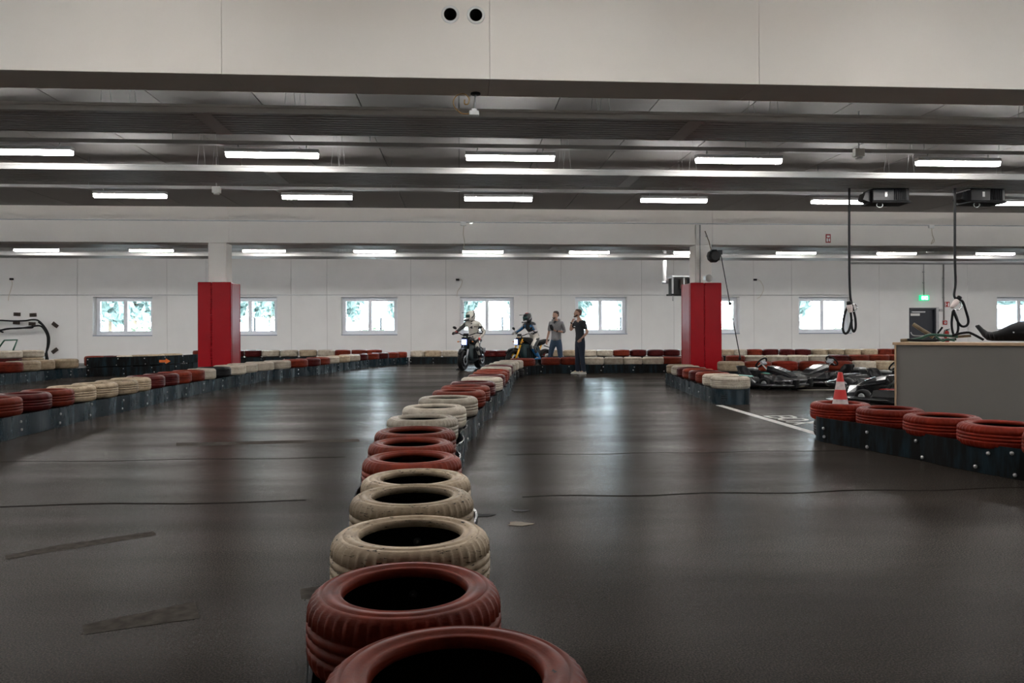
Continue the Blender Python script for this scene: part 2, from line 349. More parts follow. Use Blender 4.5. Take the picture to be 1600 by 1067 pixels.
# windows
for i, (a, b) in enumerate(winx):
    e = empty('window_%d' % (i+1), (0, 0, 0)); e['kind'] = 'structure'
    y = WY+.30; f = MB(); t = .09
    f.b2((a, y, WZ0), (b, y+.08, WZ0+t), M_WFRAME); f.b2((a, y, WZ1-t), (b, y+.08, WZ1), M_WFRAME)
    f.b2((a, y, WZ0+t), (a+t, y+.08, WZ1-t), M_WFRAME); f.b2((b-t, y, WZ0+t), (b, y+.08, WZ1-t), M_WFRAME)
    c = (a+b)/2; f.build('window_frame', e, bevel=.008)
    for s, (p, q) in enumerate(((a+t, c), (c, b-t))):
        sm = MB(); u = .075
        z0, z1 = WZ0+t, WZ1-t
        sm.b2((p, y-.03, z0), (q, y+.05, z0+u), M_WFRAME); sm.b2((p, y-.03, z1-u), (q, y+.05, z1), M_WFRAME)
        sm.b2((p, y-.03, z0+u), (p+u, y+.05, z1-u), M_WFRAME); sm.b2((q-u, y-.03, z0+u), (q, y+.05, z1-u), M_WFRAME)
        so = sm.build('sash', e, bevel=.006)
        g = MB(); g.b2((p+u, y+.005, z0+u), (q-u, y+.012, z1-u), M_GLASS); g.build('pane', so)
    h = MB(); h.box((c+.04, y-.05, 1.84), (.03, .03, .06), M_WFRAME); h.box((c+.04, y-.075, 1.78), (.025, .02, .15), M_WFRAME); h.build('handle', e)
    s_ = MB(); s_.b2((a, WY-.03, WZ0-.035), (b, WY+.30, WZ0+.003), M_SILL); s_.build('window_sill', e)
    pl = bpy.data.lights.new('window_portal', 'AREA'); pl.shape = 'RECTANGLE'; pl.size = b-a; pl.size_y = WZ1-WZ0; pl.cycles.is_portal = True
    po = bpy.data.objects.new('window_portal', pl); C.objects.link(po); po.location = (c, WY+.42, (WZ0+WZ1)/2); po.rotation_euler = (R(90), 0, R(180))
    po.rotation_euler = (R(-90), 0, 0); po.parent = e
# door in the back wall
e = empty('door_1'); e['kind'] = 'structure'
m = MB(); m.b2((dx0+.06, WY+.12, .01), (dx1-.10, WY+.17, DZ-.07), M_DARK); m.build('door_leaf', e, bevel=.005)
m = MB()
m.b2((dx0, WY-.01, 0), (dx0+.06, WY+.2, DZ), M_DARK); m.b2((dx1-.10, WY-.01, 0), (dx1-.04, WY+.2, DZ), M_DARK); m.b2((dx0+.06, WY-.01, DZ-.07), (dx1-.10, WY+.2, DZ), M_DARK)
m.build('door_frame', e)
m = MB(); m.b2((dx1-.04, WY-.02, 0), (dx1+.08, WY+.1, DZ+.02), M_STEEL); m.build('door_jamb', e)
m = MB(); m.b2((dx0+.16, WY+.05, DZ-.2), (dx0+.75, WY+.12, DZ-.15), M_STEEL); m.b2((dx0+.08, WY+.04, DZ-.34), (dx0+.5, WY+.12, DZ-.24), M_SIGNW); m.build('door_closer', e)
m = MB(); m.tube([(dx1-.2, WY+.12, 1.05), (dx1-.2, WY+.05, 1.05), (dx1-.33, WY+.05, 1.05)], .012, M_CHROME); m.build('door_handle', e)
m = MB(); m.b2((dx0, WY+.35, -.02), (dx1, WY+.4, DZ), M_JOINT); m.build('door_back', e)
# ceiling with trapezoid sheets jointed lengthwise
m = MB(); m.b2((XL-.4, YB-.4, CEIL+.03), (XR+.4, WY+.4, CEIL+.3), M_CJ); ce = struct(m.build('ceiling'))
pitch = 1.31; shared = {}
bays = ((YB, G1), (G1+GT, G2), (G2+GT, WY))
for y0, y1 in bays:
    k = math.floor(XL/pitch)
    while k*pitch < XR:
        key = (y0,)
        if key not in shared:
            q = MB(); q.b2((.008, y0, CEIL), (pitch-.008, y1, CEIL+.03), M_CEIL)
            q.b2((-.018, y0, CEIL-.012), (.008, y1, CEIL), M_LIP) if False else None
            shared[key] = q.mesh('ceiling_panel')
        inst(shared[key], 'panel', ce, (k*pitch, 0, 0)); k += 1
# girders
def girder(y, m_, lab, joints, holes_px=None):
    e = empty('trim_girder'); e['kind'] = 'structure'; e['label'] = lab
    xs = [XL]+joints+[XR]
    for a, b in zip(xs[:-1], xs[1:]):
        q = MB(); q.b2((a+.001, y, GB), (b-.001, y+GT, CEIL), m_)
        o = q.build('girder_segment', e, bevel=.004)
        if holes_px:
            for hx, hz, hr in holes_px:
                if a < hx < b:
                    bm = bmesh.new(); bmesh.ops.create_cone(bm, cap_ends=True, segments=32, radius1=hr, radius2=hr, depth=.8)
                    bmesh.ops.rotate(bm, verts=bm.verts, matrix=Matrix.Rotation(R(90), 3, 'X')); bmesh.ops.translate(bm, verts=bm.verts, vec=(hx, y+.02, hz))
                    me = bpy.data.meshes.new('cutter'); bm.to_mesh(me); bm.free(); co = bpy.data.objects.new('cutter', me); C.objects.link(co)
                    md = o.modifiers.new('hole', 'BOOLEAN'); md.object = co; md.solver = 'EXACT'
                    dg = bpy.context.evaluated_depsgraph_get(); nm = bpy.data.meshes.new_from_object(o.evaluated_get(dg))
                    o.modifiers.clear(); o.data = nm; bpy.data.objects.remove(co)
    return e
hp = [ony(703.5, 23, G1), ony(743.5, 24, G1)]; hr = .064
g1 = girder(G1, M_GIRDER, 'near deep white concrete girder with two round sleeve holes', [ony(346, 60, G1).x, ony(765, 60, G1).x, ony(1186, 60, G1).x], [(p.x, p.z, hr) for p in hp])
for p in hp:
    q = MB(); mt = Matrix.Rotation(R(90), 3, 'X')
    q.lathe([(hr*.84, -.38), (hr*.84, .008), (hr*.90, .014), (hr*1.12, .014), (hr*1.2, .006), (hr*1.2, .001), (hr*.985, .0), (hr*.985, -.38)], M_LIP, 32, (p.x, G1-.001, p.z), mt, mats=[M_BLKM]+[M_SIGNW]*5+[M_BLKM]*2, closed=True)
    q.build('sleeve', g1)
    q = MB(); q.disc((p.x, G1+.36, p.z), hr*.86, .02, (0, 1, 0), M_BLKM, 24); q.build('sleeve_end', g1)
g2 = girder(G2, M_GIRD2, 'far white concrete girder carried by the two padded columns', [ony(357, 330, G2).x, ony(1113, 330, G2).x])
q = MB(); zz = 3.90; q.tube([(XL, G2-.015, zz), (XR, G2-.015, zz)], .012, M_STEEL, 6); q.b2((XL, G2-.02, zz-.004), (XR, G2, zz+.002), M_JOINT); q.build('conduit', g2)
# columns and red pads
def column(pxa, pxb, n, lab):
    xa = ony(pxa, 400, G2).x; xb = ony(pxb, 400, G2).x
    q = MB(); q.b2((xa, G2-.005, 0), (xb, G2+GT-.01, GB+.02 if False else GB), M_GIRD2)
    o = q.build('trim_column', bevel=.02); o['kind'] = 'structure'; o['label'] = lab
    return xa, xb
ca = column(325, 353.7, 1, 'left square white column rising out of a red pad')
cb = column(1086, 1112, 2, 'right square white column rising out of a red pad')
PADY0 = G2-.14
def pad(pxl, pxr, seam, py, lab):
    xl = ony(pxl, 500, PADY0).x; xr = ony(pxr, 500, PADY0).x; sx = ony(seam, 500, PADY0).x; d = .82; top = O0.z+ray(700, py).z*PADY0/ray(700, py).y
    e = empty('column_pad', (0, 0, 0), 0, lab, 'pad', 'red pads wrapped round the columns'); y0 = PADY0; y1 = y0+d
    def slab(lo, hi, nm='pad_panel'):
        q = MB(); nx, nz = max(2, int((hi[0]-lo[0])/.05)), 26
        q.b2(lo, hi, M_PAD); o = q.build(nm, e, bevel=.025, seg=3)
        return o
    t = .09; z0, z1 = .02, top
    slab((xl, y0, z0), (sx-.004, y0+t, z1)); slab((sx+.004, y0, z0), (xr, y0+t, z1))
    slab((xl, y0+t, z0), (xl+t, y1-t, z1-.01)); slab((xr-t, y0+t, z0), (xr, y1-t, z1-.01)); slab((xl, y1-t, z0), (xr, y1, z1))
    q = MB()
    for i in range(40): q.box((sx, y0-.004, .1+i*(top-.15)/40), (.035, .012, .03), M_PAD, 0, Matrix.Rotation(R(25*(-1)**i), 3, 'Y'))
    q.build('seam_lacing', e)
    q = MB(); q.b2((xl+t, y0+t, z1-.05), (xr-t, ca[0]*0+G2-.01, z1-.03), M_PAD); q.build('pad_top', e)
    return xl, xr, top
pa = pad(308.5, 361, 330, 441, 'red vinyl pad wrapped round the left column, right side face visible')
pb = pad(1079, 1128, 1101, 441, 'red vinyl pad wrapped round the right column beside the parked karts')
# radiant ceiling strips
def strip(y0, k):
    e = empty('radiant_ceiling_strip', (0, y0, 3.5), 0, 'long ribbed metal radiant heating strip hanging under the ceiling, '+lab_s[k], 'heating panel', 'radiant heating strips under the ceiling')
    W = .9; x = -2.7-5.3*4; seg = []
    first = None
    while x < XR-.2:
        if first is None:
            q = MB(); poly = []
            nr = 9; rw = W-.06
            for i in range(nr):
                a = .03+rw*i/nr; b = rw/nr
                poly += [(a, .0), (a+b*.55, .0), (a+b*.65, .022), (a+b*.92, .022)]
            poly += [(W-.03, 0), (W-.03, .05), (.03, .05)]
            q.prism(poly, (5.3-.02, 0, 0), M_STRIP, (.01, 0, 0), (0, 1, 0), (0, 0, 1)); first = q.mesh('ribbed_segment')
            q = MB(); q.b2((0, 0, 0), (5.3, .03, .085), M_LIP); q.b2((0, -.012, .055), (5.3, 0, .075), M_LIP); lipm = q.mesh('edge_lip')
            q = MB(); q.b2((-.09, .02, -.006), (.09, W-.02, .0), M_STRIP); cov = q.mesh('joint_cover')
            q = MB(); H = CEIL-3.58; q.tube([(-.06, 0, .06), (0, 0, H+.08), (.06, 0, .06)], .0035, M_STEEL, 5); wirem = q.mesh('hanger_wire')
            q = MB(); q.b2((-.03, .05, .05), (.03, .85, .075), M_STEEL); hang = q.mesh('hanger')
        xx = x
        if x < XL: x += 5.3; continue
        inst(first, 'ribbed_segment', e, (x, 0, 0)); inst(lipm, 'edge_lip', e, (x, 0, 0)); inst(lipm, 'edge_lip', e, (x, W-.03, 0))
        inst(cov, 'joint_cover', e, (x, 0, 0))
        for hx in (.9, 4.3): inst(hang, 'hanger', e, (x+hx, 0, 0)); [inst(wirem, 'hanger_wire', e, (x+hx, yy, 0)) for yy in (.12, .78)]
        x += 5.3
    return e
lab_s = ['nearest the deep girder', 'second from the deep girder', 'first beyond the far girder', 'nearest the back wall', 'first of two over the camera', 'second of two over the camera']
for k, y0 in enumerate((8.22, 11.2, 20.6, 23.65)): strip(y0, k)
# lamp rows
q = MB(); q.prism([(-.058, -.018), (-.058, .0), (-.04, .035), (.04, .035), (.058, 0), (.058, -.018)], (1.22, 0, 0), M_HOUS, (-.61, 0, 0), (0, 1, 0), (0, 0, 1)); hous = q.mesh('lamp_housing')
q = MB(); q.prism([(-.050, -.018), (.050, -.018), (.055, -.040), (.048, -.062), (.03, -.075), (-.03, -.075), (-.048, -.062), (-.055, -.040)], (1.2, 0, 0), M_LAMP, (-.60, 0, 0), (0, 1, 0), (0, 0, 1)); diff = q.mesh('diffuser')
q = MB(); q.tube([(0, 0, .035), (0, 0, .085)], .008, M_STEEL, 6); brk = q.mesh('bracket')
q = MB(); q.b2((-.0075, -.05, -.02), (.0075, .05, .033), M_HOUS); capm = q.mesh('end_cap')
LN = {10.5: 'front row behind the deep girder', 13.76: 'second row behind the deep girder', 22.9: 'row beyond the far girder', 26.16: 'row above the last strip', 4.4: 'row above the camera'}
for Y, nm in LN.items():
    UPZ = .13 if Y > 26 else 0
    q = MB(); q.b2((XL, Y-.03, 3.705), (XR, Y+.03, 3.72), M_RAIL); q.b2((XL, Y-.045, 3.705), (XR, Y-.03, 3.755), M_RAIL); q.b2((XL, Y+.03, 3.705), (XR, Y+.045, 3.755), M_RAIL)
    ro = q.build('lighting_rail', None, (0, 0, UPZ)); tag(ro, 'thin grey steel rail carrying lamps, '+nm, 'rail')
    q = MB(); q.tube([(0, 0, 3.72), (0, 0, CEIL-UPZ)], .006, M_STEEL, 5); rodm = q.mesh('rod'); x = XL+1
    rodm = q.mesh('rod')
    while x < XR: inst(rodm, 'rod', ro, (x, Y, 0)); x += 2.6
    vis = 0
    for k in range(-7, 9):
        X = .70+3.2*k
        if X < XL+.7 or X > XR-.7: continue
        o = empty('ceiling_lamp', (X, Y, 3.62+UPZ), 0, 'lit white strip lamp, %s from the left in the %s' % (ORD[vis], nm), 'lamp', 'strip lamps, '+nm); vis += 1
        inst(hous, 'lamp_housing', o); inst(diff, 'diffuser', o); [inst(brk, 'bracket', o, (s, 0, 0)) for s in (-.45, .45)]; [inst(capm, 'end_cap', o, (s, 0, 0)) for s in (-.6075, .6075)]
# ================================================================== TYRES
def tyre_mesh(name, m_, segs, tread):
    P = [(.198, .034), (.203, .014), (.222, .004), (.250, .001), (.276, .006), (.296, .020), (.306, .040), (.3095, .062),
         (.3095, .074), (.302, .076), (.302, .084), (.3100, .086), (.3100, .106), (.3025, .108), (.3025, .116), (.3100, .118), (.3095, .138), (.302, .140), (.302, .147), (.3095, .149),
         (.306, .180), (.296, .200), (.278, .213), (.268, .2175), (.2645, .2135), (.260, .2135), (.2565, .219), (.234, .220), (.2305, .2135), (.214, .2125), (.2095, .2160), (.203, .212), (.198, .186),
         (.212, .186), (.262, .178), (.288, .110), (.262, .042), (.212, .034)]
    mats = [m_]*(len(P)-6) + [M_RUB]*6
    q = MB(); q.lathe(P, m_, segs, mats=mats, closed=True); me = q.mesh(name)
    if tread:
        for v in me.vertices:
            r = math.hypot(v.co.x, v.co.y)
            if r > .292:
                a = math.atan2(v.co.y, v.co.x); i = round(a/(2*math.pi)*segs)
                if v.co.z > .148 or v.co.z < .073:
                    k = -.009 if (i % 3) == 0 else 0
                else: k = -.003 if ((i+int(v.co.z*60)) % 4) == 0 else 0
                f = (r+k)/r; v.co.x *= f; v.co.y *= f
    return me
TM = {}
for code, m_ in (('R', M_RED), ('D', M_DRED), ('W', M_WHITE), ('C', M_CREAM), ('F', M_FRED), ('K', M_RUB)):
    TM[code] = tyre_mesh('tyre_'+m_.name, m_, 48, True); 
    if code in 'RWCFK': TM[code+'h'] = tyre_mesh('tyre_fine_'+m_.name, m_, 144, True)
CN = {'R': 'red painted tyre', 'D': 'dark maroon painted tyre', 'W': 'white painted tyre', 'C': 'worn cream painted tyre', 'F': 'orange-red painted tyre', 'K': 'unpainted black tyre'}
def tyre(code, x, y, z0, dia, h, lab, grp, hi=False, tilt=(0, 0)):
    me = TM[code+'h'] if hi and code+'h' in TM else TM[code]
    o = inst(me, 'tyre', None, (x, y, z0), random.uniform(0, 6.28), (dia/.62, dia/.62, h/.22)); tag(o, lab, 'tyre', grp)
    o.rotation_euler = (tilt[0], tilt[1], o.rotation_euler[2]); return o
boltm = MB(); boltm.disc((0, 0, 0), .016, .012, (0, 1, 0), M_BOLT, 8); boltm = boltm.mesh('bolt')
def place_row(cs, codes, top, lowh, where, grp, start='left', hi=False, dias=None, lower=True, base=0.0):
    """cs: list of (x,y,dia)"""
    cnt = {}
    n = len(cs)
    for i, ((x, y, d), c) in enumerate(zip(cs, codes)):
        idx = i
        x += random.uniform(-.012, .012); y += random.uniform(-.012, .012)
        tyre(c, x, y, base+lowh, d*random.uniform(.985, 1.01), top-lowh, '%s, %s from the %s in %s' % (CN[c], ORD[idx], start, where), grp, hi)
        if lower: tyre('K', x, y, base, d*.99, lowh, 'bare black tyre under the %s from the %s in %s' % (ORD[idx], start, where), 'bottom layer tyres of '+where, False)
def belt(pts, z0, z1, where, name='barrier_belt', mt=None, ripple=.02, pitch=.65, side=1, bolts=(), t=.012):
    """pts world xy polyline (outer face); side=+1: barrier lies to the left of travel direction"""
    P = [Vector((p[0], p[1], 0)) for p in pts]; S = [0]
    for a, b in zip(P[:-1], P[1:]): S.append(S[-1]+(b-a).length)
    def at(s):
        s = max(0, min(S[-1], s))
        for i in range(len(P)-1):
            if s <= S[i+1] or i == len(P)-2:
                u = (s-S[i])/max(1e-6, S[i+1]-S[i]); d = (P[i+1]-P[i]).normalized(); return P[i].lerp(P[i+1], u), d
    n = max(8, int(S[-1]/.07)); ring = []
    for k in range(n+1):
        s = S[-1]*k/n; p, d = at(s); p2, d2 = at(s+.08); p0, d0 = at(s-.08); d = (d+d2+d0).normalized()
        p = (p+p2+p0)/3 if 0 < k < n else p
        nrm = Vector((-d.y, d.x, 0))*side; off = ripple*math.sin(math.pi*s/pitch)**2 if ripple else 0
        wob = ripple*.3*noise.noise(Vector((s*1.7, z0*9, len(pts))))
        a = p+nrm*(off+wob); b = a+nrm*t
        zb = z0+.002; ze = z1+.006*math.sin(s*1.3+1)
        ring.append([Vector((a.x, a.y, zb)), Vector((a.x, a.y, (zb+ze)/2)), Vector((a.x, a.y, ze)), Vector((b.x, b.y, ze)), Vector((b.x, b.y, zb))])
    q = MB(); q.loft(ring, mt or M_BELT, smooth=False); 
    q.sm = [True]*len(q.sm)
    o = q.build(name); tag(o, 'long black rubber conveyor belt bolted along '+where, 'belt')
    md = o.modifiers.new('es', 'EDGE_SPLIT'); md.split_angle = R(35)
    s = pitch*.5*0+.0
    k = 0
    while s < S[-1] and bolts:
        p, d = at(s); nrm = Vector((-d.y, d.x, 0))*side
        for zf in bolts:
            jit = random.uniform(-.05, .05); q1, _ = at(s+jit)
            bo = inst(boltm, 'bolt', o, (q1.x-nrm.x*.002, q1.y-nrm.y*.002, z0+(z1-z0)*(zf+random.uniform(-.08, .08))), math.atan2(d.y, d.x))
        s += pitch*1.4; k += 1
    return o, at, S[-1]
def px_row(basepts, sections, top, lowh, where, grp, hside=1, start='left', off=None, lower=True, bolts=(.28, .75), belt_to=None, mt=None, ripple=.02, bh=.25, do_belt=True, dmax=.72):
    W = [(px, onz(px, py, 0)) for px, py in basepts]
    W = [(px, p.xy) for px, p in W]
    def at_px(x):
        for (a, p), (b, q_) in zip(W[:-1], W[1:]):
            if x <= b or b == W[-1][0]:
                u = (x-a)/(b-a); return p.lerp(q_, u), (q_-p).normalized()
    tot = 0; cs = []; codes = ''
    for xa, xb, cd_ in sections:
        N = 200; xs = [xa+(xb-xa)*i/N for i in range(N+1)]; ps = [at_px(x)[0] for x in xs]; L = [0]
        for a, b in zip(ps[:-1], ps[1:]): L.append(L[-1]+(b-a).length)
        n = len(cd_)
        for i in range(n):
            s = L[-1]*(i+.5)/n; j = next(k for k in range(N+1) if L[k] >= s); p = ps[j]; _, d = at_px(xs[j])
            dia = min(dmax, max(.56, L[-1]/n*1.0)); nrm = Vector((-d.y, d.x))*hside; c = p+nrm*(dia/2+.035)
            cs.append((c.x, c.y, dia)); codes += cd_[i]
    place_row(cs, codes, top, lowh, where, grp, start, lower=lower)
    if do_belt:
        bp = [p for x, p in W if belt_to is None or x <= belt_to]
        belt(bp, .0, bh, where, mt=mt, side=hside, bolts=bolts, ripple=ripple)
    return cs
H1, H2 = .215, .44
# --- centre barrier (A): near tyres one by one, from the camera
def az(y, dz=CAM_H-H2): return dz*FPX/(y-518.3)
A = [('R', 713, 1045, .608, .44), ('R', 633, 915, .575, .44), ('C', 642, 829, .605, .44), ('C', 644, 771, .565, .46), ('C', 650, 744, .60, .41), ('R', 644, 713, .63, .41), ('R', 643, 690, .61, .425), ('R', 649, 671.5, .64, .43)]
cs = []; codes = ''
TZ = [a[4] for a in A]+[H2]*20
for c, px, py, d, tz in A:
    p = onz(px, py, tz); cs.append((p.x, p.y, d)); codes += c
tail = [('W', 716, 6.9, .64), ('W', 729, 7.9, .66), ('W', 747, 9.0, .70), ('R', 759, 10.0, .70), ('R', 766, 10.85, .70), ('D', 774.6, 11.75, .70), ('W', 786, 12.8, .70), ('D', 790, 13.7, .68), ('R', 794, 14.6, .68), ('R', 796.5, 15.5, .68), ('W', 799.5, 16.6, .68), ('D', 802, 17.6, .68), ('W', 806, 18.6, .66), ('W', 811, 19.5, .66), ('W', 818, 20.4, .66)]
for c, px, D, d in tail:
    p = ond(px, 600, D); cs.append((p.x-d/2, p.y, d)); codes += c
nmA = 'the centre tyre barrier'; gA = 'tyres on top of the centre barrier'
words = {}
for i, ((x, y, d), c) in enumerate(zip(cs, codes)):
    hi = i < 9
    lab = {0: 'large red painted tyre nearest the camera at the bottom of the picture', 1: 'red painted tyre second from the camera in the centre barrier',
           2: 'cream painted tyre directly behind the two nearest red ones, bolt inside'}.get(i, '%s, %s from the camera on top of the centre barrier' % (CN[c], ORD[i]))
    H1i = TZ[i]-.222; tyre(c, x, y, H1i, d, .222, lab, gA, hi)
    tyre('K', x+random.uniform(-.015, .03), y, 0, d*.98, H1i, 'bare black tyre under the %s tyre from the camera in %s' % (ORD[i], nmA), 'bottom layer tyres of '+nmA, i < 9)
    if i in (1, 2):
        b = MB(); b.disc((0, 0, 0), .017, .012, (0, 1, 0), M_STEEL, 16); b.disc((0, -.01, 0), .008, .012, (0, 1, 0), M_STEEL, 10)
        bo = b.build('tyre_bolt', None, (0, 0, 0)); bo.location = (x+.01, y+d/.62*.283-.012, H1+.11); tag(bo, 'small steel bolt inside the %s tyre of the centre barrier' % ('second red' if i == 1 else 'cream'), 'bolt')
right = [(cs[0][0]+.31, cs[0][1]-.5), (cs[0][0]+.31, cs[0][1]), (cs[1][0]+.285, cs[1][1])]+[(x+d/2+(.0 if k < 2 else .04), y) for k, (x, y, d) in enumerate(cs[2:8])]
rb = [onz(x, y, 0).xy for x, y in ((726.5, 700.3), (742, 680), (749, 669), (784, 633), (795, 617), (800, 599.6), (806, 591))]
belt([tuple(p) for p in right]+[(p.x+.03, p.y) for p in rb], .0, .235, 'the right side of the centre barrier', ripple=.05, pitch=.95, side=1, bolts=(.5,))
left = [(cs[0][0]-.35, cs[0][1]-.5), (cs[0][0]-.35, cs[0][1]), (cs[1][0]-.32, cs[1][1])]+[(x-d/2-.045, y) for x, y, d in cs[2:]]
belt(left, .0, .225, 'the left side of the centre barrier', ripple=.03, pitch=.7, side=-1, mt=M_BELT2)
# --- A continuing to the right in front of the standing men
px_row([(806, 590), (826, 586.5), (850, 584), (900, 583.2), (980, 583), (1042, 582.8), (1100, 581), (1141, 579.5), (1396, 577.5), (1440, 577)],
       [(822, 851, 'R'), (851, 881, 'R'), (881, 913, 'R'), (913, 945.5, 'W'), (945.5, 976.5, 'W'), (976.5, 1007, 'W'), (1007, 1042, 'W'), (1042, 1141, 'RRR'), (1141, 1170, 'R'), (1170, 1203, 'W'), (1203, 1237, 'W'), (1237, 1269, 'W'), (1269, 1301, 'W'), (1301, 1333.5, 'D'), (1333.5, 1366, 'R'), (1366, 1398, 'R'), (1398, 1430, 'R')],
       .45, .235, 'the middle row barrier', 'tyres on the middle row barrier', mt=M_BELT2, ripple=.012)
# --- B: near left barrier and on along the back wall
px_row([(-40, 702), (0, 691.5), (55, 677), (91, 669), (144, 654.5), (216, 639), (268, 625.6), (317.6, 614.6), (350, 608.4), (381, 602.6), (412, 595.6), (466, 588.8), (495, 586), (536, 579.5), (577, 573.7), (640, 568.6)],
       [(-38, 330, 'RRDRCCCCDDRR'), (330, 348, 'W'), (348, 376, 'K'), (376, 466, 'WWWW'), (466, 523, 'RDR'), (523, 571, 'WCW'), (571, 643, 'DRDRR')],
       .455, .235, 'the long left barrier', 'tyres on the long left barrier', ripple=.03)
px_row([(640, 568.6), (718, 568.2), (800, 567.9), (900, 567.5), (1060, 566.6), (1180, 566), (1420, 565.4)],
       [(643, 661, 'W'), (661, 718, 'CW'), (718, 755, 'R'), (755, 795, 'DD'), (795, 881, 'RRC'), (881, 960, 'CWW'), (960, 1066, 'RDDD'), (1066, 1130, 'WW'), (1130, 1170, 'CW'), (1170, 1272, 'RDDD'), (1272, 1377, 'CCCC'), (1377, 1420, 'RR')],
       .49, .25, 'the back wall barrier', 'tyres along the back wall', mt=M_BELT2, ripple=.0)
# --- back wall row behind the left pad
px_row([(290, 569.6), (377, 569), (550, 568), (600, 567.7)], [(296, 405, 'RDDD'), (405, 521, 'WWCW'), (521, 596, 'RRR')], .52, .27, 'the row behind the left pad', 'tyres behind the left red pad', mt=M_BELT2, ripple=0)
# --- E: far left double belt barrier
px_row([(-30, 606), (0, 602), (50, 596.5), (95, 591.5), (135, 589)], [(-22, 20, 'R'), (20, 48, 'R'), (48, 76, 'C'), (76, 98, 'C'), (98, 134, 'C')],
       .50, .25, 'the far left barrier', 'tyres on the far left barrier', ripple=.015, dmax=.9)
px_row([(135, 589), (200, 587), (250, 584), (301, 580)], [(137, 187, 'RD'), (187, 215, 'W'), (215, 266, 'CC'), (266, 300, 'C')],
       .56, .28, 'the double block', 'tyres inside the double belt block', mt=M_BELT2, ripple=0)
pE = [onz(x, y, 0) for x, y in ((135, 589), (200, 587), (250, 584), (301, 580))]
dd = .03
up = [(p.x, p.y-.012) for p in pE]; endp = pE[-1]
belt(up+[(endp.x+.12, endp.y+.25), (endp.x+.1, endp.y+.6)], .275, .525, 'the upper tier of the double belt block', mt=M_BELT2, ripple=0, bolts=(.2, .8), pitch=.55)
belt([(endp.x+.015, endp.y), (endp.x+.12, endp.y+.25), (endp.x+.1, endp.y+.6)], .0, .26, 'the right end of the double block', mt=M_BELT, ripple=0)
# orange arrow on the upper belt
a0 = ond(249, 564, 1); 
def on_line(px, py, P, Q):
    d = ray(px, py); # intersect with vertical plane through P,Q
    n = Vector((Q[1]-P[1], -(Q[0]-P[0]), 0)); t = (Vector((P[0], P[1], 0))-O0).dot(n)/d.dot(n); return O0+d*t
P, Q = up[1+1], up[3]
q = MB(); pl = [(249, 562.3), (259, 562.3), (259, 559.8), (266.5, 564.2), (259, 568.6), (259, 566.2), (249, 566.2)]
pts = [on_line(x, y, P, Q)+Vector((0, -.012, 0)) for x, y in pl]; back = [p+Vector((0, .006, 0)) for p in pts]; n = len(pts)
q.add(pts+back, [tuple(range(n)), tuple(range(2*n-1, n-1, -1))]+[(i, i+n, (i+1) % n+n, (i+1) % n) for i in range(n)], M_ORANGE)
tag(q.build('direction_arrow'), 'orange arrow sign pointing right on the black double belt block', 'arrow')
# pile behind E
for px, py, c, d, L_ in ((16, 583, 'W', .66, 2), (51, 581, 'W', .66, 2)):
    p = onz(px, py, 0)
    seq = 'KDW' if px < 30 else 'KCW'
    for k, cc in enumerate(seq): tyre(cc, p.x+random.uniform(-.02, .02), p.y, k*.225, d, .225, '%s, %s tyre of the %s far-left stack' % (CN[cc], ['bottom', 'middle', 'top'][k], 'left-hand' if px < 30 else 'right-hand'), 'stacked tyres at the far left')
# --- D: short barrier right of centre
e0 = ond(1141, 600, 12.75); f0 = ond(1063, 580, 17.3)
dc = []
for i in range(8):
    p = e0.lerp(f0, i/7.0); dc.append((p.x+(0 if i else 0), p.y, .64 if i in (0, 1) else .62))
names = 'WWRDRDWC'
for i, ((x, y, d), c) in enumerate(zip(dc, names)):
    lab = 'white painted tyre with bare tread at the near end of the short barrier' if i == 0 else '%s, %s from the near end of the short barrier' % (CN[c], ORD[i])
    tyre(c, x, y, .245, d, .20, lab, 'tyres on the short barrier beside the right pad', i < 2)
    tyre('K', x, y, 0, d*.98, .245, 'bare black tyre under the %s tyre from the near end of the short barrier' % ORD[i], 'bottom layer tyres of the short barrier')
lp = [(x-d/2-.03, y) for x, y, d in dc[::-1]]
cx, cy = dc[0][0], dc[0][1]; arc = [(cx+.345*math.cos(a), cy+.345*math.sin(a)) for a in [R(180+15*i) for i in range(1, 13)]]
belt(lp+arc+[(cx+.345, cy+.5)], .0, .245, 'the short barrier beside the right pad', ripple=.025, side=1, bolts=(.5,))
# --- row 3 behind the karts
px_row([(1126, 597.5), (1260, 596.5), (1420, 596)], [(1130, 1171, 'C'), (1171, 1256, 'RF'), (1256, 1342, 'RR'), (1342, 1410, 'WC')], .475, .25, 'the row behind the karts', 'tyres in the row behind the karts', mt=M_BELT2, ripple=0)
# --- F: near right barrier
Fb = [(1273, 689), (1286.5, 691.3), (1354.8, 703.5), (1420.6, 716), (1493.7, 732), (1530, 739.5), (1600, 751.5), (1720, 768)]
W = [onz(x, y, 0) for x, y in Fb]
Fl = [(1313, 629, .63), (1390.5, 637.5, .645), (1472, 649, .665), (1567, 662, .69), (1680, 678, .69)]
for i, (px, py, d) in enumerate(Fl):
    p = onz(px, py, .40); lab = ['orange-red tyre with the traffic cone standing in it', 'orange-red tyre second from the cone in the right front barrier', 'orange-red tyre third from the cone in the right front barrier', 'orange-red tyre at the right picture edge', 'orange-red tyre outside the right picture edge'][i]
    tyre('F', p.x, p.y, .21, d, .195, lab, 'orange-red tyres of the right front barrier', True)
    tyre('K', p.x+.05, p.y+.10, 0, .56, .21, 'bare black tyre under the %s orange-red tyre from the cone in the right front barrier' % ORD[i], 'bottom layer tyres of the right front barrier')
    if i == 0: cone_at = (p.x, p.y)
p0 = W[0]
fb = [(p0.x+.145, p0.y+.27), (p0.x+.07, p0.y+.13)]+[(p.x, p.y) for p in W]
belt(fb, .0, .255, 'the right front barrier', ripple=.012, side=1, bolts=(), mt=M_BELT2)
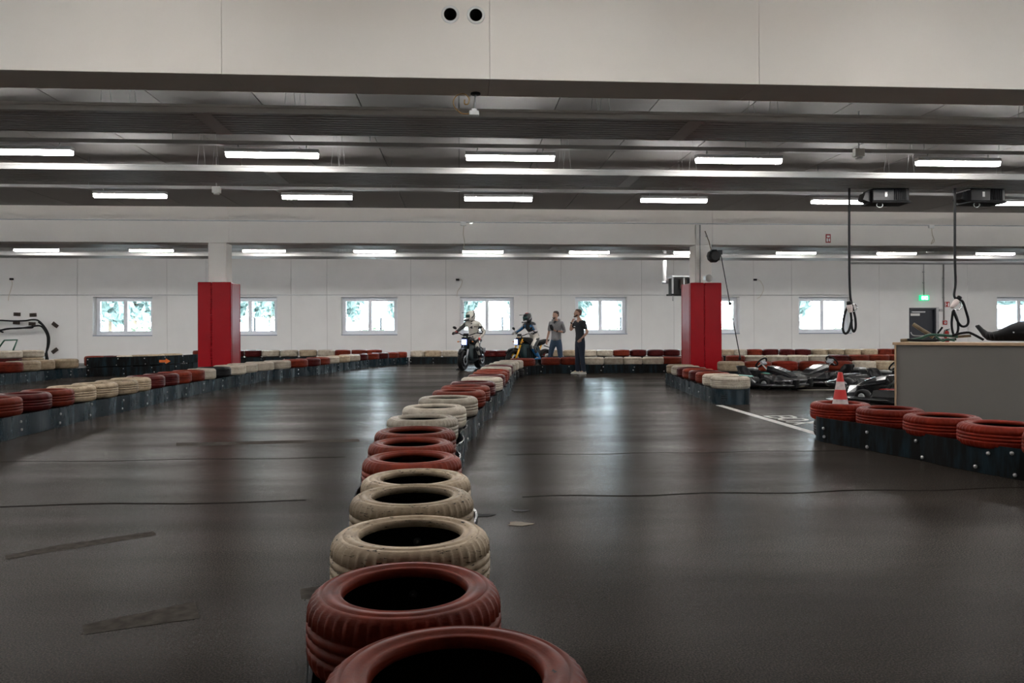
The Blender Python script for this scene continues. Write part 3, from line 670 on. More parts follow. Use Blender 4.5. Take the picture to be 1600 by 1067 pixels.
bl = bpy.data.objects[-1] if False else [o for o in C.objects if o.name.startswith('barrier_belt')][-1]
for px, py in ((1354, 675), (1354, 698), (1430, 688.5), (1440, 714), (1523, 728.5), (1543, 708), (1580, 708), (1585, 742), (1286, 669), (1287, 682)):
    # bolts on the visible face
    bp_ = None
    for a, b in zip(W[:-1], W[1:]):
        h = on_line(px, py, a, b)
        if min(a.x, b.x)-.01 <= h.x <= max(a.x, b.x)+.01: bp_ = h; dd_ = (b-a)
    if bp_: inst(boltm, 'bolt', bl, (bp_.x, bp_.y-.008, bp_.z), math.atan2(dd_.y, dd_.x))
# ================================================================== OUTSIDE
q = MB(); rnd = random.Random(3)
def crown(mb, c, r, n, m_, leaf):
    for i in range(n):
        while True:
            p = Vector((rnd.uniform(-1, 1), rnd.uniform(-1, 1), rnd.uniform(-1, 1)))
            if .35 < p.length < 1: break
        p = Vector((p.x*r[0], p.y*r[1], p.z*r[2]))*(.8+.3*noise.noise(p*2.5)) + Vector(c)
        n_ = Vector((rnd.uniform(-1, 1), rnd.uniform(-1, 1), rnd.uniform(-.3, 1))).normalized(); u = n_.orthogonal().normalized(); v = n_.cross(u); s = leaf*rnd.uniform(.6, 1.3)
        mb.add([p-u*s, p-v*s*.6, p+u*s, p+v*s*.6, p+n_*s*.35], [(0, 1, 4), (1, 2, 4), (2, 3, 4), (3, 0, 4)], m_)
TR = []
for k in range(3):
    q = MB(); crown(q, (0, 0, 5.2), (3.4, 3.0, 4.6), 1500, M_LEAF, .40); cr = q.mesh('crown')
    q = MB(); q.tube([(0, 0, -.1), (.1, 0, 2.5), (0, .1, 6)], [.22, .17, .08], M_BARK, 8)
    q.tube([(.05, 0, 2.6), (.9, .3, 4.6)], [.09, .03], M_BARK, 6); q.tube([(.05, 0, 3), (-.8, -.3, 5)], [.09, .03], M_BARK, 6); TR.append((cr, q.mesh('trunk')))
k = 0
for X in [-52+5.8*i for i in range(21)]:
    Y = 72+(k%2)*9+rnd.uniform(-1, 1); o = empty('tree', (X+rnd.uniform(-1, 1), Y, -.05), rnd.uniform(0, 6), 'tall green tree of the wood seen far off through the windows', 'tree', 'trees beyond the windows')
    cr, tr = TR[k % 3]; inst(cr, 'crown', o, scale=(1.25, 1.25, rnd.uniform(1.15, 1.5))); inst(tr, 'trunk', o); k += 1
q = MB(); crown(q, (0, 0, 1.0), (1.7, 1.2, 1.15), 420, M_BUSH, .22); bm_ = q.mesh('bush_crown')
for i in range(24):
    o = inst(bm_, 'bush', None, (-36+3.3*i+rnd.uniform(-.6, .6), 54+rnd.uniform(-2, 2), -.22), rnd.uniform(0, 6), (1, 1, rnd.uniform(.6, 1.05)))
    tag(o, 'pale sunlit bush seen through the windows in front of the wood', 'bush', 'bushes beyond the windows')
for px, wn in ((398, 'left padded column'), (595, 'third window from the left'), (785, 'window above the motorcycles'), (970, 'window behind the man in black')):
    p = ony(px, 500, 44); q = MB(); q.b2((-.05, -.05, -.1), (.05, .05, 2.0), M_BLKM); q.b2((-.07, -.07, 2.0), (.07, .07, 2.03), M_BLKM)
    tag(q.build('fence_post', None, (p.x, 44, 0)), 'dark post outside, seen in the '+wn if 'window' in wn else 'dark post outside, seen in the window right of the left pad', 'post')
e = empty('outbuilding', (0, 0, 0), 0, 'low grey flat-roofed building with blue doors outside the rightmost window', 'building')
b0 = ony(1564, 500, 58).x
q = MB(); q.b2((b0, 58, -.05), (b0+16, 66, 2.9), M_BLDG); q.build('wall', e)
q = MB(); q.b2((b0-.5, 57.4, 2.9), (b0+16.5, 66.5, 3.15), M_SIGNW); q.build('roof', e, bevel=.03)
for i in range(3):
    q = MB(); q.b2((b0+1.2+i*2.6, 57.93, -.05), (b0+3.4+i*2.6, 57.98, 2.2), M_BLDG2); q.build('door', e)
# ================================================================== WALL FITTINGS
def wallp(px, py, dy=.0): return ony(px, py, WY-dy)
q = MB(); a = wallp(1330, 411, .06); b = Vector((XR, WY-.06, a.z)); q.tube([a, (b.x, b.y, a.z)], .045, M_RAIL, 10)
tag(q.build('dark_pipe'), 'dark grey pipe high on the back wall running to the right corner', 'pipe')
for px, py, lab, r in ((1443.5, 461, 'thin grey conduit dropping to the lit exit sign', .018), (1474.5, 500, 'grey conduit dropping to the fire alarm box', .028)):
    a = wallp(px, 413, .05); b = wallp(px, py, .05); q = MB(); q.tube([a, (a.x, a.y, b.z)], r, M_RAIL, 8)
    for f in (.25, .6): q.box((a.x, a.y+.02, a.z+(b.z-a.z)*f), (.09, .05, .03), M_STEEL)
    tag(q.build('conduit'), lab, 'conduit')
c = wallp(1444, 465.5, .10); e = empty('exit_sign', tuple(c), 0, 'green lit exit sign hanging above the dark door', 'sign')
q = MB(); q.b2((-.21, -.04, -.11), (.21, .04, .12), M_GREENL); q.build('sign_body', e, bevel=.01)
q = MB(); q.b2((-.14, -.048, -.075), (-.015, -.041, .075), M_WLIT); q.build('pictogram_panel', e)
q = MB(); q.b2((.015, -.048, -.075), (.14, -.041, .075), M_WLIT); q.build('pictogram_panel', e)
q = MB(); q.prism([(.03, -.012), (.085, -.012), (.085, -.045), (.13, 0), (.085, .045), (.085, .012), (.03, .012)], (0, -.004, 0), M_GREENL, (0, -.049, 0)); q.build('arrow', e)
q = MB(); q.ball((-.07, -.05, .05), .015, M_GREENL, 8, 5)
for s in (((-.07, .035), (-.085, -.01)), ((-.085, -.01), (-.115, -.05)), ((-.085, -.01), (-.055, -.06)), ((-.072, .025), (-.04, .0)), ((-.072, .025), (-.11, .01))):
    q.tube([(s[0][0], -.05, s[0][1]), (s[1][0], -.05, s[1][1])], .008, M_GREENL, 5)
q.build('running_figure', e)
def sign(px, py, wpx, hpx, Y, lab, rz=0):
    c = ony(px, py, Y-.02); s = Y/1200; W = wpx*s; H = hpx*s
    e = empty('fire_sign', tuple(c), rz, lab, 'sign')
    q = MB(); q.b2((-W/2, -.006, -H/2), (W/2, .006, H/2), M_SIGNR); q.build('sign_plate', e)
    return e, W, H
e, W, H = sign(1294, 372.5, 8, 14, G2, 'red fire equipment sign with white symbols on the far girder')
q = MB(); q.b2((-W*.36, -.011, -H*.38), (-W*.08, -.007, H*.02), M_SIGNW); q.build('symbol', e)
q = MB(); q.prism([(W*.08, -H*.35), (W*.36, -H*.35), (W*.36, -H*.1), (W*.22, H*.05), (W*.08, -H*.1)], (0, -.005, 0), M_SIGNW, (0, -.007, 0)); q.build('symbol', e)
q = MB(); q.b2((-W*.30, -.011, H*.12), (W*.30, -.007, H*.34), M_SIGNW); q.build('symbol', e)
e, W, H = sign(1480, 475.5, 8, 8.5, WY, 'square red fire sign with white symbols right of the dark door')
q = MB(); q.b2((-W*.40, -.011, -H*.40), (-W*.28, -.007, H*.4), M_SIGNW); q.b2((-W*.28, -.011, -H*.06), (-W*.08, -.007, H*.06), M_SIGNW); q.build('symbol', e)
q = MB(); q.prism([(W*.12, -H*.38), (W*.38, -H*.38), (W*.38, H*.15), (W*.25, H*.38), (W*.12, H*.15)], (0, -.005, 0), M_SIGNW, (0, -.007, 0)); q.build('symbol', e)
c = wallp(1476.5, 504, .03); e = empty('fire_alarm_box', tuple(c), 0, 'small square red fire alarm call point right of the door', 'alarm')
q = MB(); q.b2((-.09, -.03, -.09), (.09, .03, .09), M_SIGNR); q.build('case', e, bevel=.01)
q = MB(); q.b2((-.045, -.036, -.045), (.045, -.031, .045), M_SIGNW); q.build('glass', e)
q = MB(); q.disc((0, -.04, 0), .02, .01, (0, 1, 0), M_BLK); q.build('button', e)
c = wallp(1470.5, 484.5, .03); q = MB(); q.b2((-.10, -.03, -.05), (.10, .03, .05), M_RAIL); tag(q.build('junction_box', None, tuple(c), bevel=.01), 'small grey junction box beside the dark door', 'box')
c = wallp(1479.5, 524, .12); e = empty('fire_extinguisher', tuple(c), 0, 'red fire extinguisher hanging on the wall right of the door', 'extinguisher')
q = MB(); q.lathe([(0, -.32), (.08, -.31), (.09, -.28), (.09, .12), (.07, .18), (.03, .2), (.0, .2)], M_SIGNR, 18); q.build('cylinder', e)
q = MB(); q.tube([(0, 0, .2), (0, 0, .26)], .022, M_BLK); q.tube([(0, 0, .25), (.12, -.02, .28)], .012, M_BLK, 6); q.tube([(0, 0, .23), (.1, -.02, .23)], .01, M_BLK, 6); q.build('valve', e)
q = MB(); q.tube(smoothcurve([(0, 0, .24), (-.12, -.03, .22), (-.15, -.02, .05), (-.12, -.02, -.1)]), .012, M_BLK, 6); q.build('hose', e)
q = MB(); q.b2((-.05, -.095, -.1), (.05, -.088, .05), M_SIGNW); q.build('label_plate', e)
# junction boxes with loose wires
def wire(pts, box, lab, Y=WY):
    c = ony(box[0], box[1], Y-.03); e = empty('wall_box', tuple(c), 0, lab, 'cable')
    q = MB(); q.b2((-.07, -.03, -.04), (.07, .03, .04), M_BLKM if Y == WY else M_SIGNW); q.build('box', e, bevel=.006)
    q = MB(); q.tube(smoothcurve([ony(a, b, Y-.03)-c for a, b in pts], 5), .010, M_WCAB, 5); q.build('wire', e)
wire([(716, 437), (722, 438), (720, 447), (715, 455), (714, 463)], (715, 437), 'small box with a dangling pale wire left of the centre window')
wire([(1181, 436), (1189, 440), (1193, 452), (1188, 463), (1183, 466)], (1180, 437), 'small box with a curved pale wire on the wall right of the right column')
wire([(18, 437), (19, 445), (14, 462), (13, 470)], (18, 436), 'small box with a loose wire high on the wall at the far left')
wire([(725, 352), (724, 365), (726, 378), (724, 386), (727, 391)], (724, 350), 'small white box with a pale cable hanging on the far girder above the riders', G2)
wire([(1456, 357), (1457, 367), (1460, 376), (1455, 381), (1458, 374)], (1455, 354), 'small white box with a looped cable on the far girder at right', G2)
c = ony(736, 347.5, G2-.05); q = MB(); q.disc((0, 0, 0), .05, .03, (0, 0, 1), M_SIGNW); q.disc((0, 0, -.02), .035, .02, (0, 0, 1), M_WLIT); tag(q.build('spot_lamp', None, tuple(c)), 'tiny lit spot lamp on the far girder above the left rider', 'lamp')
c = ony(1453, 393, 21.9); q = MB(); q.lathe([(0, .04), (.08, .03), (.11, 0), (.10, -.03), (0, -.04)], M_SIGNW, 18); q.tube([(0, 0, .03), (0, 0, CEIL-c.z)], .008, M_STEEL, 5); tag(q.build('smoke_detector', None, tuple(c)), 'round white detector hanging below the far bay rail', 'detector')
for px, py, Y in ((1336, 231, 10.4), (341, 288, 13.7)):
    c = ony(px, py, Y); q = MB(); q.b2((-.07, -.04, -.05), (.07, .04, .06), M_SIGNW); q.disc((0, 0, -.06), .05, .03, (0, 0, 1), M_SIGNW); q.b2((-.01, -.01, .06), (.01, .01, CEIL-3.66), M_STEEL)
    tag(q.build('sensor', None, (c.x, Y-.1, 3.66), bevel=.008), 'small white sensor box on the %s' % ('front lamp rail at right' if px > 800 else 'second lamp rail at left'), 'sensor')
# sensor hung from the near girder
t0 = onz(743, 147, GB); e = empty('hanging_sensor', (t0.x, t0.y-.03, GB), 0, 'white sensor box hung on a rod from the near girder with a coiled orange cable', 'sensor')
q = MB(); q.disc((0, 0, -.008), .045, .016, (0, 0, 1), M_BLKM); q.build('ceiling_plate', e)
q = MB(); q.tube([(0, 0, -.01), (-.012, 0, -.16)], .006, M_STEEL, 6); q.build('rod', e)
q = MB(); q.b2((-.06, -.03, -.205), (.03, .03, -.165), M_SIGNW); q.b2((-.035, -.02, -.165), (.01, .02, -.145), M_SIGNW); q.build('box', e, bevel=.004)
q = MB(); cc = [(-.055+ .0, 0, -.19), (-.13, 0, -.185), (-.19, 0, -.13), (-.20, 0, -.07), (-.16, 0, -.02), (-.10, 0, -.01), (-.06, 0, -.05), (-.07, 0, -.10), (-.10, 0, -.10), (-.10, .01, -.06)]
q.tube(smoothcurve(cc, 6), .0055, M_ORCAB, 6); q.build('cable', e)
# fan heater unit behind the right column
c = ond(1064, 446, 27.0); e = empty('fan_heater', tuple(c), R(8), 'grey fan heater unit with open sides hanging behind the right red pad', 'heater')
q = MB(); q.b2((-.45, -.25, -.36), (.55, .25, -.30), M_BLKM); q.b2((-.45, -.25, .27), (.55, .25, .33), M_STEEL); q.b2((.30, -.25, -.30), (.55, .25, .27), M_RAIL); q.build('case', e, bevel=.01)
for x in (-.44, -.02, .28):
    q = MB(); q.b2((x, -.25, -.30), (x+.05, -.2, .27), M_RAIL); q.build('upright', e)
q = MB(); q.b2((-.38, -.1, -.3), (.3, .2, .25), M_BLK); q.build('fan_box', e)
q = MB(); q.b2((-.1, -.23, -.12), (.12, -.12, .2), M_BROWNB); q.build('motor', e)
q = MB(); q.tube([(-.5, 0, .1), (-.7, 0, .1)], .05, M_STEEL, 10); q.tube([(-.35, -.1, -.3), (-.35, -.1, -.55)], .02, M_STEEL, 6); q.build('pipe', e)
q = MB(); q.b2((-.66, -.04, .1), (-.56, .04, CEIL-c.z), M_JOINT); q.build('hanging_post', e)
# red-column fittings: reel, rope, strap, round lamp
c = ond(1115, 400, 18.55); e = empty('cable_reel', tuple(c), 0, 'black cable reel hanging by a strap beside the right column', 'reel')
q = MB(); mt = Matrix.Rotation(R(90), 3, 'X') @ Matrix.Rotation(R(10), 3, 'Y')
q.lathe([(0, -.09), (.11, -.09), (.16, -.06), (.165, 0), (.16, .06), (.11, .09), (0, .09)], M_BLK, 10, mtx=mt, smooth=False); q.build('drum', e, bevel=.008)
q = MB(); q.b2((.10, -.05, .03), (.20, .05, .14), M_BLK); q.build('outlet', e)
s0 = ond(1101.5, 361, 18.75)-c; q = MB(); q.tube([s0, s0*.55+Vector((0, -.01, .02)), (-.06, 0, .15)], .012, M_BROWN, 6); q.box(s0*.8, (.05, .02, .05), M_STEEL); q.build('strap', e)
ra = ond(1126, 396, 18.55); rb_ = ond(1156, 556, 16.35)
e = empty('charging_rope', tuple(ra), 0, 'thin dark rope with a stop ball running from the reel down to the teal kart', 'rope')
q = MB(); q.tube([(0, 0, 0), (rb_-ra)*.5+Vector((0, 0, -.02)), rb_-ra], .011, M_CABLE, 6); q.build('line', e)
bb = (rb_-ra)*.52; q = MB(); q.ball(bb, .04, M_CABLE); q.build('stop_ball', e)
q = MB(); q.tube([rb_-ra, rb_-ra+Vector((0, 0, -.08))], [.02, .035], M_BLK); q.build('hook', e)
c = ond(1107.5, 434.5, 18.85); e = empty('round_lamp', (c.x, c.y, pb[2]+.082), 0, 'round clear caged lamp sitting on top of the right red pad', 'lamp')
q = MB(); q.ball((0, 0, 0), .085, mat('cloudy_glass', (.38, .36, .32), .2, spec=.6), 16, 10); q.build('globe', e)
q = MB(); q.tube([(.09*math.cos(R(a)), 0, .09*math.sin(R(a))) for a in range(0, 360, 20)], .007, M_STEEL, 6, closed=True); q.build('ring', e)
q = MB(); q.b2((-.13, -.03, -.05), (-.085, .03, .05), M_STEEL); q.build('socket', e)
q = MB(); q.tube([(cb[0]+.02, G2-.03, pb[2]), (cb[0]+.02, G2-.03, GB+.5)], .018, M_GIRD2, 8)
q.tube([(cb[0]+.12, G2-.03, pb[2]), (cb[0]+.12, G2-.03, GB+.5)], .012, M_STEEL, 8); tag(q.build('column_conduit'), 'white conduits running up the front of the right column', 'conduit')
# charging units and hoses under the ceiling strip
def charger(pxc, lab, flip, pxr):
    c = ond(pxc, 307.5, 12.5); e = empty('charging_unit', tuple(c), R(-3)*flip, lab, 'electric box')
    q = MB(); q.b2((-.30, -.17, -.10), (.30, .17, .11), M_BLK)
    q.build('case', e, bevel=.015)
    q = MB(); q.b2((-.31, -.19, -.125), (.31, .19, -.10), M_BLKM); q.build('bottom_plate', e)
    for i in range(7):
        q = MB(); q.b2((.05+i*.03, -.185, -.08), (.062+i*.03, -.17, .09), M_BLKM); q.build('cooling_fin', e)
    q = MB(); q.b2((-.10, -.176, -.03), (-.06, -.171, .05), M_SIGNW); q.build('label_plate', e)
    q = MB(); q.prism([(-.30, -.10), (-.42, -.06), (-.38, .05), (-.30, .08)], (0, .2, 0), M_BLK, (0, -.1, 0)); q.build('end_cap', e)
    q = MB(); q.tube([(-.15+.05*math.cos(R(a)), -.1, -.15+.04*math.sin(R(a))) for a in range(0, 360, 30)], .008, M_STEEL, 6, closed=True); q.build('ring', e)
    for s in (-.2, .2):
        q = MB(); q.b2((s-.015, -.02, .11), (s+.015, .02, 3.5-c.z), M_STEEL); q.build('bracket', e)
charger(1384, 'black charging unit hung under the strip, left one above the first hanging cable', 1, 0)
charger(1532, 'black charging unit hung under the strip at the right edge of the picture', -1, 0)
def hose(D, runs, plug, lab):
    p0 = ond(*runs[0][0], D); e = empty('charging_cable', tuple(p0), 0, lab, 'cable')
    for k, run in enumerate(runs):
        q = MB(); pts = [ond(a, b, D+(.03*k+.02*math.sin(i)))-p0 for i, (a, b) in enumerate(run)]; q.tube(smoothcurve(pts, 6), .019, M_CABLE, 8); q.build('cable_run' if k == 0 else 'cable_loop', e)
    (a, b, c, d) = plug; P = ond(a, b, D-.03)-p0; Q = ond(c, d, D-.03)-p0
    q = MB(); q.tube([P, P.lerp(Q, .3), P.lerp(Q, .9), Q], [.036, .046, .034, .026], M_CONEW, 12); q.build('plug', e)
    q = MB(); q.tube([P+(P-Q)*.45, P], [.036, .042], M_BLK, 12); q.build('plug_cap', e)
    q = MB(); n = (Q-P).normalized(); s = Vector((n.z, 0, -n.x))*-1
    q.tube(smoothcurve([P+s*.04, P+s*.10+(Q-P)*.1, P+s*.11+(Q-P)*.7, P+s*.04+(Q-P)*1.0]), .009, M_CHROME, 6); q.build('lever', e)
hose(12.2, [[(1327, 294), (1327, 400), (1328, 455), (1331, 476), (1336, 495), (1337, 511), (1334, 518), (1331, 511), (1330, 495), (1329, 487)],
            [(1325, 478), (1320, 490), (1317, 508), (1318, 518), (1322, 521), (1327, 515), (1331, 499)]], (1327, 476, 1329, 488), 'long black hanging charging cable with a plug, in front of the right-hand window')
hose(12.2, [[(1492, 294), (1492, 400), (1493, 440), (1491, 462), (1497, 468), (1504, 471), (1509, 485), (1513, 500), (1511, 508), (1504, 510), (1498, 505), (1492, 492), (1490, 484)],
            [(1489, 486), (1487, 505), (1489, 520), (1493, 524), (1497, 515), (1496, 500), (1491, 487)]], (1496, 469, 1487, 481), 'long black hanging charging cable with a white plug above the counter')
# far-left brackets and cables
for i, (px, py, a) in enumerate(((26, 491, 2), (51, 492, -2), (25, 504, 3), (49.5, 506, 2), (85.5, 507.5, 40), (85, 548, -38))):
    c = wallp(px, py, .05); e = empty('wall_bracket', tuple(c), 0, 'dark brown wall bracket, '+['upper one leftmost', 'upper one second from left', 'lower one touching the cable at left', 'lower one touching the cable at right', 'tilted one right of the cable bend', 'tilted one low beside the cable end'][i], 'bracket', 'brown brackets on the wall at left')
    mt = Matrix.Rotation(R(a), 3, 'Y')
    q = MB(); q.box((0, .03, 0), (.26, .02, .14), M_BROWNB, 0, mt); q.build('plate', e)
    for s in (-.06, .0, .06):
        q = MB(); q.box(mt @ Vector((s, -.01, 0)), (.02, .06, .12), M_BROWNB, 0, mt); q.build('rib', e)
CB = [[(-30, 500), (0, 500.5), (20, 501.5), (40, 501), (50, 499.5), (60, 501), (70, 511), (76, 523), (77, 535), (74, 547), (69, 556)],
      [(-30, 522), (0, 516), (12, 513.5), (30, 513), (48, 510.5), (62, 509), (69, 515), (74, 526), (74, 540), (72, 552), (72, 562)],
      [(5, 519), (0, 517), (12, 514), (30, 512.5), (50, 512), (50, 509)], [(60, 503), (68, 510), (73, 522), (75, 535), (73, 548), (75, 562)]]
for i, run in enumerate(CB):
    q = MB(); q.tube(smoothcurve([ony(a, b, WY-.35-.06*i) for a, b in run], 6), [.045, .04, .02, .03][i] if False else .032, M_CABLE, 8)
    tag(q.build('thick_cable'), ['thick black cable arching highest over the far left tyres', 'thick black cable in the lower arch over the far left tyres', 'short doubled black cable end at the far left', 'black cable on the inner side of the far left bend'][i], 'cable', 'black cables on the wall at left')
c = ond(10, 540, 24.5); q = MB(); q.tube([ond(a, b, 24.3) for a, b in ((-3, 545), (7, 531.5), (27, 531), (21, 546), (20, 556))], .026, M_GREENP, 8)
tag(q.build('bent_pipe'), 'bent green pipe frame standing behind the far left tyre stack', 'frame')
def cs_left(Y): return -1.1
def cs_right(Y): return .45
# ================================================================== COUNTER
A0 = ond(1396, 536, 10.6); B0 = ond(1600, 536, 9.55); u = Vector((B0.x-A0.x, B0.y-A0.y, 0)).normalized(); v = Vector((-u.y, u.x, 0)); ang = math.atan2(u.y, u.x)
e = empty('counter', (A0.x, A0.y, 0), ang, 'grey laminate counter with a plywood top at the right', 'counter'); LC = 3.2
q = MB(); q.b2((.03, .03, 0), (LC, .06, 1.0), M_CTR); q.build('front_panel', e)
q = MB(); q.b2((.012, .0, 0), (.03, .62, 1.0), M_CTOP); q.build('side_panel', e)
q = MB(); q.b2((LC, .0, 0), (LC+.03, .62, 1.0), M_CTOP); q.build('side_panel', e)
q = MB(); q.b2((-.01, -.01, 1.0), (LC+.05, .66, 1.036), M_CTOP); q.build('top', e, bevel=.003)
q = MB(); q.b2((.03, .06, .5), (LC, .6, .52), M_CTR); q.build('shelf', e)
def ctr(px, py, back=.25):
    """point whose image is at px,py on the vertical plane lying back m behind the counter front"""
    P = A0+v*back; n = v; d = ray(px, py); t = (P-O0).dot(n)/d.dot(n); p = O0+d*t; p.z = max(p.z, 1.058); return p
def pipes(name, pts, r, m_, lab, back, n=8):
    q = MB(); q.tube(smoothcurve([ctr(a, b, back) for a, b in pts], 6), r, m_, n); o = q.build(name); tag(o, lab, 'pipe'); return o
o = pipes('green_tube', [(1409, 532), (1425, 531), (1440, 528), (1452, 523.5), (1475, 524), (1497, 526)], .020, M_GREENP, 'long bent green metal tube lying on the counter', .22)
q = MB(); q.tube([ctr(1407.5, 532.3, .22), ctr(1421, 531.2, .22)], .0235, M_BROWN, 8); q.build('rusty_end', o)
q = MB(); q.tube([ctr(1495, 526, .22), ctr(1517, 524.5, .22)], .018, M_BROWN, 8); q.build('rusty_end', o)
o = pipes('brown_tube', [(1427, 506.5), (1440, 515), (1450, 521), (1458, 527)], .027, M_BROWN, 'thick brown tube propped up diagonally on the counter pile', .30)
pipes('black_tube', [(1488, 524), (1500, 521), (1512, 519.5), (1518, 521), (1528, 526), (1537, 531)], .016, M_BLKM, 'curved black tube lying between the pile and the black nose cone', .18)
pipes('steel_rod', [(1423, 519), (1426, 523.5), (1434, 524.6), (1455, 524.5)], .007, M_STEEL, 'thin steel rod lying in the pile on the counter', .34)
pipes('black_lever', [(1465, 521), (1469, 516), (1472.5, 511)], .013, M_BLKM, 'short black lever sticking up from the pile on the counter', .26)
pipes('dark_tube', [(1418, 530.5), (1440, 532), (1465, 531.5), (1494, 530)], .017, M_BLKM, 'dark tube lying flat under the green tube', .12)
pipes('green_bracket', [(1462, 525), (1468, 530), (1474, 533), (1480, 530), (1492, 532)], .014, M_GREENP, 'small bent green bracket at the front of the pile', .08)
# broken black nose cone
o_ = ctr(1560, 535, .3); st = [(1524.5, 508.5, .03), (1530, 507, .06), (1536, 513, .10), (1543, 518, .16), (1550, 518.5, .2), (1560, 516.5, .24), (1570, 511.5, .27), (1580, 506.5, .29), (1592, 502.5, .3), (1605, 501.5, .3), (1620, 500, .29), (1640, 505, .27), (1655, 516, .22)]
bot = [511, 518, 526, 531.5, 533, 534, 534.5, 534.8, 535, 535.2, 535.4, 535, 533]
q = MB(); rings = []
for (px, py, dp), b_ in zip(st, bot):
    T = ctr(px, py, .3); Bm = ctr(px, b_, .3); Bm.z = max(Bm.z, 1.04); c = (T+Bm)/2; h = max(.012, (T.z-Bm.z)/2); ring = []
    for j in range(16):
        a = 2*math.pi*j/16; ring.append(c+Vector((0, 0, 1))*h*math.sin(a)+v*(dp*.75)*math.cos(a)*(1 if math.cos(a) < 0 else .8))
    rings.append(ring)
q.loft(rings, M_BLKM); o = q.build('kart_nose_cone'); tag(o, 'broken black plastic kart nose cone lying on the counter at the right edge', 'kart part')
for i, px in enumerate((1541, 1547, 1553, 1560, 1567)):
    q = MB(); q.tube([ctr(px, 521, .13+.0*i), ctr(px+1.5, 531, .12)], .008, M_BLK, 6); q.build('rib', o)
q = MB(); p = ctr(1584, 519, .085); q.ball(p, .012, M_STEEL, 8, 5); q.build('rivet', o)
# ================================================================== CONE
x, y = cone_at; e = empty('traffic_cone', (x, y, 0), R(8), 'red and white traffic cone standing inside the first orange-red tyre', 'cone')
def rc(z): return .150-(.150-.0235)*z/.735
bands = [(.03, .44, M_CONEW, 'white_band'), (.44, .545, M_CONER, 'red_band'), (.545, .635, M_CONEW, 'white_band'), (.635, .735, M_CONER, 'red_tip')]
q = MB(); s_ = .17; q.prism([(-s_, -s_*.55), (-s_*.55, -s_), (s_*.55, -s_), (s_, -s_*.55), (s_, s_*.55), (s_*.55, s_), (-s_*.55, s_), (-s_, s_*.55)], (0, 0, .03), M_CONER, (0, 0, 0), (1, 0, 0), (0, 1, 0)); q.build('base', e)
for z0, z1, m_, nm in bands:
    q = MB(); cap = nm == 'red_tip'
    q.lathe([(rc(z0), z0), (rc(z1), z1)]+([(.012, z1+.004), (0, z1+.004)] if cap else []), m_, 28); q.build(nm, e)
# ================================================================== FLOOR MARKINGS
def flat(poly, name, m_, lab, z=.0025):
    q = MB(); n = len(poly); a = [Vector((p[0], p[1], .0002)) for p in poly]; b = [Vector((p[0], p[1], z)) for p in poly]
    q.add(a+b, [tuple(range(n-1, -1, -1)), tuple(range(n, 2*n))]+[(i, (i+1) % n, (i+1) % n+n, i+n) for i in range(n)], m_)
    o = q.build(name); tag(o, lab, 'floor marking'); return o
a = onz(1133, 636); b = onz(1272.5, 677)
flat([(a.x-.05, a.y+.3), (a.x+.06, a.y+.3), (b.x+.06, b.y-.1), (b.x-.05, b.y-.1)], 'white_line', M_WLINE, 'long white line painted from the short barrier to the right front barrier')
for k, (x0, y0, x1, y1, m_, L_) in enumerate(((1248, 609.2, 1400, 609.0, M_YLINE, 'worn yellowish line painted behind the cone beside the karts'), (1293, 623.2, 1420, 622.6, M_WLINE, 'white bay line painted just behind the cone, upper one'), (1342, 626.6, 1420, 626.2, M_WLINE, 'white bay line painted just behind the cone, lower one'))):
    a = onz(x0, y0); b = onz(x1, y1); flat([(a.x, a.y-.06), (b.x, b.y-.06), (b.x, b.y+.06), (a.x, a.y+.06)], 'bay_line', m_, L_)
e = empty('box_lettering', (0, 0, 0), 0, 'word BOX painted in white on the asphalt beside the long white line', 'floor marking')
# letters: reading direction towards the camera, tops towards the right
def letter(polys, px, py):
    o = onz(px, py); q = MB()
    for a, b, w_ in polys:
        a = Vector(a); b = Vector(b); d = (b-a).normalized()*w_*.45; n = Vector((-(b-a).y, (b-a).x)).normalized()*w_/2
        pts = [a-n-d*0, b-n, b+n, a+n]; W3 = [Vector((o.x+p.y, o.y-p.x, .0026)) for p in pts]; W2 = [Vector((p.x, p.y, .0003)) for p in W3]
        q.add(W2+W3, [(0, 1, 2, 3), (7, 6, 5, 4), (0, 1, 5, 4), (1, 2, 6, 5), (2, 3, 7, 6), (3, 0, 4, 7)], M_WLINE)
    q.build('letter', e)
h_, w2, t_ = .36, .28, .05
def arc(cx, cy, rx, ry, a0, a1, n, t): 
    P = [(cx+rx*math.cos(R(a0+(a1-a0)*i/n)), cy+ry*math.sin(R(a0+(a1-a0)*i/n))) for i in range(n+1)]
    return [(P[i], P[i+1], t) for i in range(n)]
letter([((0, 0), (0, h_), t_), ((0, h_), (w2*.5, h_), t_), ((0, h_*.52), (w2*.5, h_*.52), t_), ((0, 0), (w2*.5, 0), t_)]+arc(w2*.5, h_*.76, w2*.42, h_*.24, 90, -90, 7, t_)+arc(w2*.5, h_*.26, w2*.5, h_*.26, 90, -90, 7, t_), 1195.5, 650)
letter(arc(w2*.5, h_*.5, w2*.5, h_*.5, 0, 360, 18, t_), 1212.5, 653.8)
letter([((0, 0), (w2, h_*1.15), t_), ((0, h_*1.15), (w2, 0), t_)], 1228, 659)
q = [(753, 805.5, .16), (812, 798, .11), (811, 818.5, .15)]
for k, (px, py, s) in enumerate(q):
    c = onz(px, py); pl = [(c.x+s*.5*math.cos(a)*(1+.3*math.sin(3*a+k)), c.y+s*.32*math.sin(a)*(1+.25*math.cos(2*a+k))) for a in [i*math.pi/7 for i in range(14)]]
    flat(pl, 'floor_patch', M_BLKM if k < 2 else M_BROWN, ['small dark patch on the asphalt beside the fifth tyre', 'upper of two small patches on the asphalt right of the centre tyres', 'brown lower of two small patches on the asphalt right of the centre tyres'][k])

